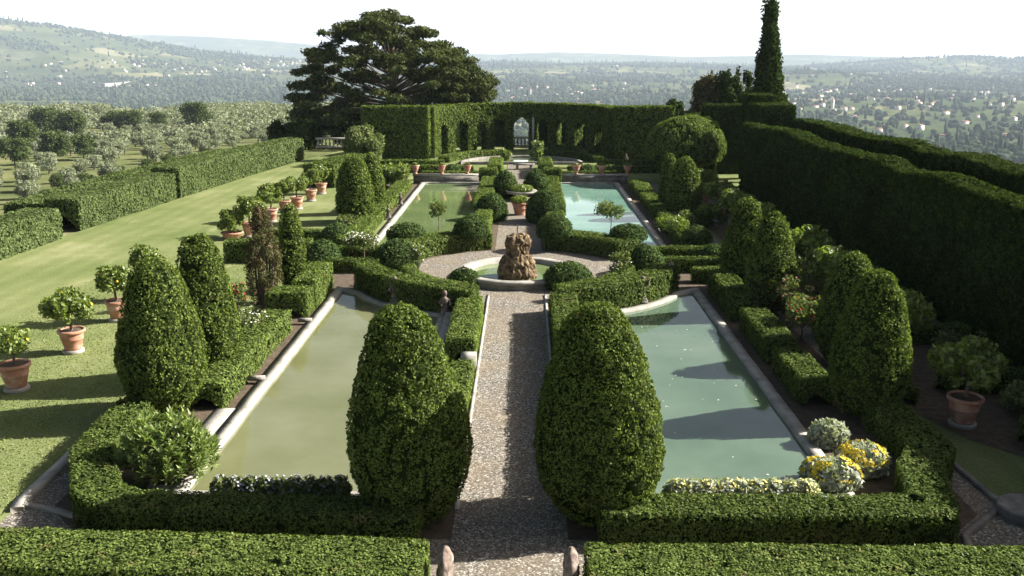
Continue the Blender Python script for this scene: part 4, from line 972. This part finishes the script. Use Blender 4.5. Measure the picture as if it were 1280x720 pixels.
# tall cypress + junipers
def cypress(x, y, z0, r, h, lb, seed, mat='cypress', n=9000, name='cypress_tree', sz=.2, top=.12):
    e = empty(name, (x, y, z0), lb, 'tree'); q = np.random.default_rng(seed); bl = []
    nb = int(26*h)
    for k in range(nb):
        t = (k+.5)/nb; w_ = r*np.interp(t, [0, .06, .2, .45, .65, .82, .93, 1.], [.6, .9, 1., .93, .78, .56, .34, top]); a = q.uniform(0, 6.28)
        b = .30*r+.06; bl.append((-.5*t+(w_-b)*math.cos(a)*q.uniform(.75, 1.05), (w_-b)*math.sin(a)*q.uniform(.75, 1.05), .5+t*(h-.7), b, b, b*2.1))
    V, Qd = lathe_shell(([0, .06, .2, .45, .65, .82, .93, 1.], [.6, .9, 1., .93, .78, .56, .34, .02]), r*.5, h*.94, .3, .3, -.5)
    mb = MB(); mb.add(V, [Qd], 1); cloud(mb, bl, n, sz, 0, .7, 2.2, seed, .45); link('crown', mb.mesh('c', [M[mat], M['core']]), e)
    tb = MB(); tb.tube([(0, 0, -.5), (0, 0, h*.3)], [.16, .1], 8); link('trunk', tb.mesh('trunk', [M['bark']]), e)
cypress(18.9, 72, -1.2, 1.42, 12.9, 'tall dark column cypress rising above the hedge towers', 1, n=26000, sz=.13)
cypress(20.5, 72.5, -1.2, 1.0, 6.0, 'low dark cypress bough mass at the foot of the tall cypress', 2, n=9000, sz=.14, top=.3)
def juniper(px, pyb, pyt, Y, w, lb, seed, mat, spikes):
    p0 = AT(px, pyb, Y); p1 = AT(px, pyt, Y); h = p1[2]+1.; r = w/2*Y/F; q = np.random.default_rng(seed)
    e = empty('juniper_tree', (p0[0], Y, -1.), lb, 'tree'); bl = []
    for k in range(90):
        a = q.uniform(0, 6.28); t = q.random(); rr_ = r*math.sqrt(q.random())*(1-.35*t); bl.append((rr_*math.cos(a), rr_*math.sin(a), .6+t*(h-1.2)*(1-.25*(rr_/r)), .45, .45, .75))
    for k in range(spikes):
        a = q.uniform(-1, 1)*.55; bl.append((a*r, q.uniform(-.3, .3), h-1.-abs(a)*1.2, .22, .22, .75))
    mb = MB(); cloud(mb, bl, 17000, .15, 0, .6, 2., seed, .6); link('crown', mb.mesh('c', [M[mat]]), e)
    tb = MB(); tb.tube([(0, 0, -.5), (.1, 0, h*.5)], [.2, .1], 7); branches(tb, bl, (0, 0, .6), .08, every=5); link('trunk', tb.mesh('t', [M['bark']]), e)
juniper(915, 140, 76, 78, 80, 'dark spiky juniper left of the tall cypress', 3, 'cypress', 9)
juniper(886, 140, 82, 80, 50, 'looser greyish tree left of the dark juniper', 4, 'brownish', 3)
juniper(842, 145, 119, 86, 26, 'small round dark tree above the right wing of the arcade', 5, 'cypress', 0)
# dark shrubs under the pine
for k, (px, Y, r, h, lb) in enumerate([(353, 88, 1.3, 2.6, 'dark shrub at the left foot of the pine'), (440, 90, 1.8, 3.0, 'dark shrub under the middle of the pine'), (378, 84, 1.6, 2.9, 'dark clipped bush where the lawn hedge ends')]):
    p = AT(px, 160, Y); e = empty('shrub', (p[0], Y, -.3), lb, 'shrub'); bl = blobset(r*.8, .5, h-.5, 16, r*.5, 80+k)
    mb = MB(); cloud(mb, bl, 4200, .16, 0, .8, 1.8, 90+k, .7); link('foliage', mb.mesh('f', [M['cypress']]), e)
    tb = MB(); branches(tb, bl, (0, 0, -.2), .05, every=3); link('stem', tb.mesh('s', [M['bark']]), e)
# ------------------------------------------------------------------ olive grove
def tree_mesh(kind, v):
    q = np.random.default_rng(500+v+(50 if kind == 'oak' else 0))
    if kind == 'olive': r, h, n, sz, nb, br = 1.9, 3.5, 2400, .17, 16, .8
    else: r, h, n, sz, nb, br = 3.6, 7.0, 4200, .28, 34, 1.3
    bl = blobset(r*.8, h*.32, h-br*.6, nb, br, 600+v, .8)
    cb = MB(); cloud(cb, bl, n, sz, 0, .8, 1.8, v, .6)
    tb = MB(); tb.tube([(0, 0, -.6), (.15, .05, h*.2), (0, 0, h*.4)], [.22, .17, .14], 6); branches(tb, bl, (0, 0, h*.3), .09, every=3)
    return cb.mesh(kind+'_crown', [M[kind]]), tb.mesh(kind+'_trunk', [M['bark']])
TM = {k: [tree_mesh(k, v) for v in range(4)] for k in ('olive', 'oak')}
def tree_at(kind, p, s, lb, group, v, rz):
    e = empty(kind+'_tree' if kind == 'olive' else 'broadleaf_tree', p, lb, 'tree', group, rz, s)
    link('crown', TM[kind][v][0], e); link('trunk', TM[kind][v][1], e)
q = np.random.default_rng(99); placed = []
def try_tree(kind, px, py, s, lb, group, mind=4.2):
    p = T(px, py)
    if p is None or p[1] < 20: return False
    if p[0] > -24 and p[1] < 92: return False
    if kind == 'olive' and math.hypot(p[0], p[1]) < 135: return False
    if any((p[0]-a)**2+(p[1]-b)**2 < mind*mind for a, b in placed): return False
    placed.append((p[0], p[1])); tree_at(kind, p, s, lb, group, int(q.integers(4)), q.uniform(0, 6.28)); return True
for px, py, s, lb in [(30, 190, 1.25, 'dark broadleaf tree at the far left edge of the olive grove'), (62, 176, 1.5, 'large dark oak left in the olive grove'), (90, 178, 1.4, 'second large dark oak in the olive grove'), (70, 205, 1.1, 'dark tree below the large oaks'),
                      (247, 165, 1.5, 'broad dark tree standing at the crest behind the grove'), (143, 166, 1.1, 'dark round tree left of centre on the grove crest'), (165, 166, 1.1, 'dark round tree right beside another on the grove crest'), (198, 162, .9, 'small dark tree on the crest left of the broad one'),
                      (20, 212, 1.0, 'dark green tree low at the left edge'), (105, 200, .9, 'dark bushy tree right of the oaks')]:
    try_tree('oak', px, py, s, lb, None, 2.)
cnt = 0
for k in range(5000):
    px = q.uniform(-60, 372); yt = np.interp(px, [-60, 100, 372], [141, 140, 165]); yb = np.interp(px, [-60, 0, 150, 372], [268, 262, 232, 178])
    py = yt+(yb-yt)*q.random()
    dn = fbm(np.array([[px, py*2.5, 0]]), 1/60., 2, 4)[0]
    if dn < -.22 and py > 175: continue
    if try_tree('olive', px, py, q.uniform(.8, 1.2), 'silvery olive tree in the grove on the slope beyond the lawn hedge', 'olive trees of the grove', 6.0): cnt += 1
    if cnt >= 290: break
print('olives', cnt)
for k, (px, py) in enumerate([(150, 228), (75, 240), (110, 238), (185, 218), (210, 212)]):
    try_tree('oak', px, py, .45, ['low green bush just beyond the lawn hedge, middle one', 'dark leafy bush by the pale rubble wall', 'green bush right of the rubble wall', 'green bush beyond the lawn hedge, second from the right', 'green bush beyond the lawn hedge, rightmost'][k], 'bushes beyond the lawn hedge', 1.)
# pale rubble wall beyond hedge gap
p = T(12, 262); p2 = T(66, 252)
mb = MB(); V, Qd = hedge_shell([(p[0], p[1]), (p2[0], p2[1])], .8, 0, 1.0, .25); V = V+vnorm(V, Qd)*(.14*fbm(V, 1.5, 3))[:, None]
V[:, 2] += min(p[2], p2[2]); mb.add(V, [Qd]); tag(link('rubble_wall', mb.mesh('w', [M['stone']])), 'pale low rubble wall beyond the lawn hedge at the left edge', 'wall')
# ------------------------------------------------------------------ houses
def house_mesh(w, d, h, rh, name):
    mb = MB(); mb.box(-w/2, w/2, -d/2, d/2, -6, h, 0)
    e_ = .5; V = [(-w/2-e_, -d/2-e_, h-.1), (w/2+e_, -d/2-e_, h-.1), (w/2+e_, d/2+e_, h-.1), (-w/2-e_, d/2+e_, h-.1), (-w/2+w*.2, 0, h+rh), (w/2-w*.2, 0, h+rh)]
    mb.add(V, [[(0, 1, 5, 4), (2, 3, 4, 5)], [(1, 2, 5), (3, 0, 4)], [(0, 3, 2, 1)]], 1)
    nw = max(2, int(w/4)); fl = max(1, int(h/3.2))
    for i in range(nw):
        for j in range(fl):
            x = -w/2+w*(i+.5)/nw; z = j*3.2+1.2
            mb.box(x-.5, x+.5, -d/2-.06, -d/2+.05, z, z+1.4, 2)
    return mb.mesh(name, [M['housewall'], M['roof'], M['window']])
HM = [house_mesh(14, 10, 6.5, 2.4, 'h'), house_mesh(20, 11, 9.5, 2.8, 'h'), house_mesh(11, 9, 6.2, 2, 'h'), house_mesh(30, 13, 7.5, 2.6, 'h'), house_mesh(17, 13, 12.5, 2.6, 'h')]
CL = [(640, 118, 60, 8, 55), (735, 118, 45, 5, 55), (310, 84, 45, 5, 42), (210, 82, 50, 6, 18), (100, 78, 50, 8, 14), (60, 105, 35, 6, 12), (160, 112, 110, 9, 20), (1060, 118, 70, 6, 40), (1200, 125, 70, 9, 35),
      (1010, 135, 35, 8, 12), (1200, 165, 70, 14, 14), (1130, 98, 90, 8, 12), (700, 95, 110, 7, 26), (340, 116, 30, 6, 16), (1250, 190, 35, 8, 12)]
q = np.random.default_rng(321); nh = 0; hpos = []
for cx, cy, sx, sy, n in CL:
    for k in range(n):
        if nh >= 290: break
        px = q.normal(cx, sx); py = q.normal(cy, sy)
        if px < -150 or px > 1430 or py < 74: continue
        p = T(px, py)
        if p is None or math.hypot(p[0], p[1]) < 900: continue
        if any((p[0]-a)**2+(p[1]-b)**2 < 22**2 for a, b in hpos): continue
        hpos.append((p[0], p[1])); o = link('house', HM[int(q.integers(5))], loc=p); o.scale = (.68, .68, .68); o.rotation_euler = (0, 0, q.uniform(-.7, .7)); nh += 1
        reg = 'left of the pine' if px < 400 else ('between the pine and the cypress' if px < 940 else 'right of the tall cypress')
        tag(o, 'small pale house with tiled roof in the hazy valley ' + reg, 'house', 'valley houses ' + reg)
print('houses', nh)
for px, py, hh, lb in [(366, 84, 34, 'slender white bell tower in the valley left of the pine'), (663, 122, 30, 'pale bell tower in the valley town above the arcade'), (1040, 140, 32, 'pale bell tower in the plain right of the cypress')]:
    p = T(px, py); mb = MB(); mb.box(-3, 3, -3, 3, -5, hh*.8, 0); mb.lathe([(4.6, hh*.8), (0.1, hh)], 4, mi=1); mb.box(-1, 1, -3.1, -2.9, hh*.62, hh*.74, 2)
    tag(link('bell_tower', mb.mesh('tower', [M['housewall'], M['roof'], M['window']]), loc=p), lb, 'tower')
p = AT(848, 134, 150.); mb = MB(); mb.box(-1.8, 1.8, -2, 2, -25, -1.3, 0); mb.add([(-2.2, -2.3, -1.4), (2.2, -2.3, -1.4), (2.2, 2.3, -1.4), (-2.2, 2.3, -1.4), (-.1, 0, .2), (.1, 0, .2)], [[(0, 1, 5, 4), (2, 3, 4, 5)], [(1, 2, 5), (3, 0, 4)], [(0, 3, 2, 1)]], 1)
tag(link('house', mb.mesh('h', [M['housewall'], M['roof'], M['window']]), loc=p), 'near house with red tiled roof peeking above the hedge left of the junipers', 'house')
# pale road on hillside
rp = [T(x, y) for x, y in [(128, 112), (140, 110), (152, 108), (160, 105), (163, 102), (155, 101)]]
mb = MB(); P = np.array([p for p in rp if p is not None]); ribbon(mb, P[:, :2], 22, P[:, 2].min()-3, P[:, 2].max()+3); tag(link('hill_road', mb.mesh('r', [M['stone']])), kind='structure')
# ------------------------------------------------------------------ valley woods (stuff)
def woods():
    q = np.random.default_rng(5); n = 150000
    azr = R(1)*q.uniform(-40, 40, n); r = np.exp(q.uniform(math.log(950), math.log(9500), n))
    x = r*np.sin(azr); y = r*np.cos(azr); P = np.stack([x, y, 0*x], -1)
    f = fbm(P, 1/420., 4, 11); hedg = np.abs(noise(P, 1/170., 21)) < .045
    keep = (f > .06) | (hedg & (q.random(n) < .6)) | (q.random(n) < .07)
    x, y, r = x[keep], y[keep], r[keep]; m = min(len(x), 48000); x, y, r = x[:m], y[:m], r[:m]
    z = terr(x, y); s = q.uniform(3.0, 6.5, m)*(1+r/7000)
    t = (1+5**.5)/2; I = np.array([(-1, t, 0), (1, t, 0), (-1, -t, 0), (1, -t, 0), (0, -1, t), (0, 1, t), (0, -1, -t), (0, 1, -t), (t, 0, -1), (t, 0, 1), (-t, 0, -1), (-t, 0, 1)])/1.9
    Fi = np.array([(0, 11, 5), (0, 5, 1), (0, 1, 7), (0, 7, 10), (0, 10, 11), (1, 5, 9), (5, 11, 4), (11, 10, 2), (10, 7, 6), (7, 1, 8), (3, 9, 4), (3, 4, 2), (3, 2, 6), (3, 6, 8), (3, 8, 9), (4, 9, 5), (2, 4, 11), (6, 2, 10), (8, 6, 7), (9, 8, 1)])
    J = I[None]*(1+q.uniform(-.35, .35, (m, 12, 1)))
    tall = np.where(q.random(m) < .08, 2.2, 1.); wd = np.where(tall > 1, .4, 1.)
    V = J*np.stack([s*wd, s*wd, s*.9*tall], -1)[:, None]+np.stack([x, y, z+s*.55*tall], -1)[:, None]
    Fv = (Fi[None]+(np.arange(m)*12)[:, None, None]).reshape(-1, 3)
    tag(link('valley_woods', mk_mesh('woods', V.reshape(-1, 3), [Fv], [M['wood']])), kind='stuff')
    print('wood blobs', m)
woods()
def far_grove():
    q = np.random.default_rng(15); n = 2600
    azr = R(1)*q.uniform(-36, -9, n); r = q.uniform(300, 560, n); x = r*np.sin(azr); y = r*np.cos(azr); k = noise(np.stack([x, y, 0*x], -1), 1/45., 3) > -.35
    x, y = x[k], y[k]; z = terr(x, y); r = np.hypot(x, y); s = q.uniform(1.3, 2.1, len(x)); m = len(x); nl = 46
    d = q.normal(0, 1, (m, nl, 3)); d /= np.linalg.norm(d, axis=2)[..., None]
    P = np.stack([x, y, z+s*1.15], -1)[:, None]+d*s[:, None, None]*np.array([1, 1, .8])*q.uniform(.75, 1.05, (m, nl, 1))
    mb = MB(); mb.leaves(P.reshape(-1, 3), d.reshape(-1, 3), .55, 0, .6, 1.6, 4)
    tag(link('distant_olive_grove', mb.mesh('grove', [M['olive']])), kind='stuff')
far_grove()
# ------------------------------------------------------------------ grass tufts on the near lawn (stuff)
def grass():
    q = np.random.default_rng(8); n = 34000
    x = q.uniform(-16, -8.9, n); y = 13.5+24*q.random(n)**1.8; k = (x > -9.35) & (y < 19.8); k |= (x > -9.1); x, y = x[~k], y[~k]
    P = np.stack([x, y, np.full(len(x), .018)], -1); mb = MB()
    N = np.stack([q.normal(0, 1, len(x)), q.normal(0, 1, len(x)), q.uniform(0, .4, len(x))], -1)
    mb.leaves(P, N, .035, 0, .2, .9, 1)
    tag(link('lawn_grass', mb.mesh('g', [M['grassblade']])), kind='stuff')
M['grassblade'] = leafmat('grass_blades', (.165, .20, .075), (.28, .30, .135), .3, .8)
grass()
# fallen leaves on pools (stuff)
q = np.random.default_rng(3); mb = MB(); P = np.stack([q.uniform(XA+2.6, XA+5.9, 90), q.uniform(16.5, 27.5, 90), np.full(90, .052)], -1)[:34]
mb.leaves(P, np.tile([0, 0, 1.], (34, 1)), .034, 0, .05, 1.3, 3); tag(link('floating_petals', mb.mesh('p', [M['white']])), kind='stuff')
# ------------------------------------------------------------------ haze
m, t, out = newmat('haze'); pv = nd(t, 'ShaderNodeVolumePrincipled'); pv.inputs['Color'].default_value = (.60, .72, .86, 1); pv.inputs['Density'].default_value = .95e-4
pv.inputs['Anisotropy'].default_value = .0; t.links.new(pv.outputs[0], out.inputs['Volume'])
mb = MB(); mb.box(-15500, 15500, -3000, 15500, -220, 345)
tag(link('haze', mb.mesh('haze', [m])), kind='stuff')
# ------------------------------------------------------------------ light
SE, SA = 32.5, 12.           # elevation; degrees from +X toward +Y
sd = Vector((math.cos(R(SE))*math.cos(R(SA)), math.cos(R(SE))*math.sin(R(SA)), math.sin(R(SE))))
sun = bpy.data.lights.new('sun', 'SUN'); sun.energy = 5.; sun.angle = R(.5); sun.color = (1., .955, .88)
so = bpy.data.objects.new('sun', sun); col.objects.link(so); so.rotation_euler = sd.to_track_quat('Z', 'Y').to_euler(); so.location = (60, 20, 50)
w = bpy.data.worlds.new('World'); sc.world = w; w.use_nodes = True; t = w.node_tree
bg = t.nodes['Background']; sk = t.nodes.new('ShaderNodeTexSky'); sk.sky_type = 'NISHITA'; sk.sun_disc = False
sk.sun_elevation = R(SE); sk.sun_rotation = R(90-SA); sk.dust_density = 6.; sk.air_density = 1.; sk.ozone_density = 1.
# thin bright cloud veil low over the hazy horizon
tc = t.nodes.new('ShaderNodeTexCoord'); sx = t.nodes.new('ShaderNodeSeparateXYZ'); t.links.new(tc.outputs['Generated'], sx.inputs[0])
mr = t.nodes.new('ShaderNodeMapRange'); mr.interpolation_type = 'SMOOTHSTEP'; mr.inputs[1].default_value = .09; mr.inputs[2].default_value = .20; mr.inputs[3].default_value = 1; mr.inputs[4].default_value = 0
t.links.new(sx.outputs['Z'], mr.inputs[0])
cn = t.nodes.new('ShaderNodeTexNoise'); cn.inputs['Scale'].default_value = 5; cn.inputs['Detail'].default_value = 5; mp = t.nodes.new('ShaderNodeMapping'); mp.inputs['Scale'].default_value = (1, 1, 5)
t.links.new(tc.outputs['Generated'], mp.inputs[0]); t.links.new(mp.outputs[0], cn.inputs[0])
cm = t.nodes.new('ShaderNodeMapRange'); cm.inputs[1].default_value = .3; cm.inputs[2].default_value = .7; cm.inputs[3].default_value = .75; cm.inputs[4].default_value = 1.15; t.links.new(cn.outputs['Fac'], cm.inputs[0])
ml = t.nodes.new('ShaderNodeMath'); ml.operation = 'MULTIPLY'; t.links.new(mr.outputs[0], ml.inputs[0]); t.links.new(cm.outputs[0], ml.inputs[1])
vm = t.nodes.new('ShaderNodeVectorMath'); vm.operation = 'SCALE'; vm.inputs[0].default_value = (22., 22.6, 23.5); t.links.new(ml.outputs[0], vm.inputs['Scale'])
va = t.nodes.new('ShaderNodeVectorMath'); va.operation = 'ADD'; t.links.new(sk.outputs[0], va.inputs[0]); t.links.new(vm.outputs[0], va.inputs[1])
t.links.new(va.outputs[0], bg.inputs[0]); bg.inputs[1].default_value = .032
sc.view_settings.view_transform = 'Standard'; sc.view_settings.look = 'None'; sc.view_settings.exposure = 1.68; sc.view_settings.gamma = 1
sc.view_settings.use_curve_mapping = False
sc.cycles.max_bounces = 5; sc.cycles.diffuse_bounces = 3; sc.cycles.glossy_bounces = 2; sc.cycles.transmission_bounces = 3
sc.cycles.volume_bounces = 0; sc.cycles.volume_max_steps = 64; sc.cycles.transparent_max_bounces = 4
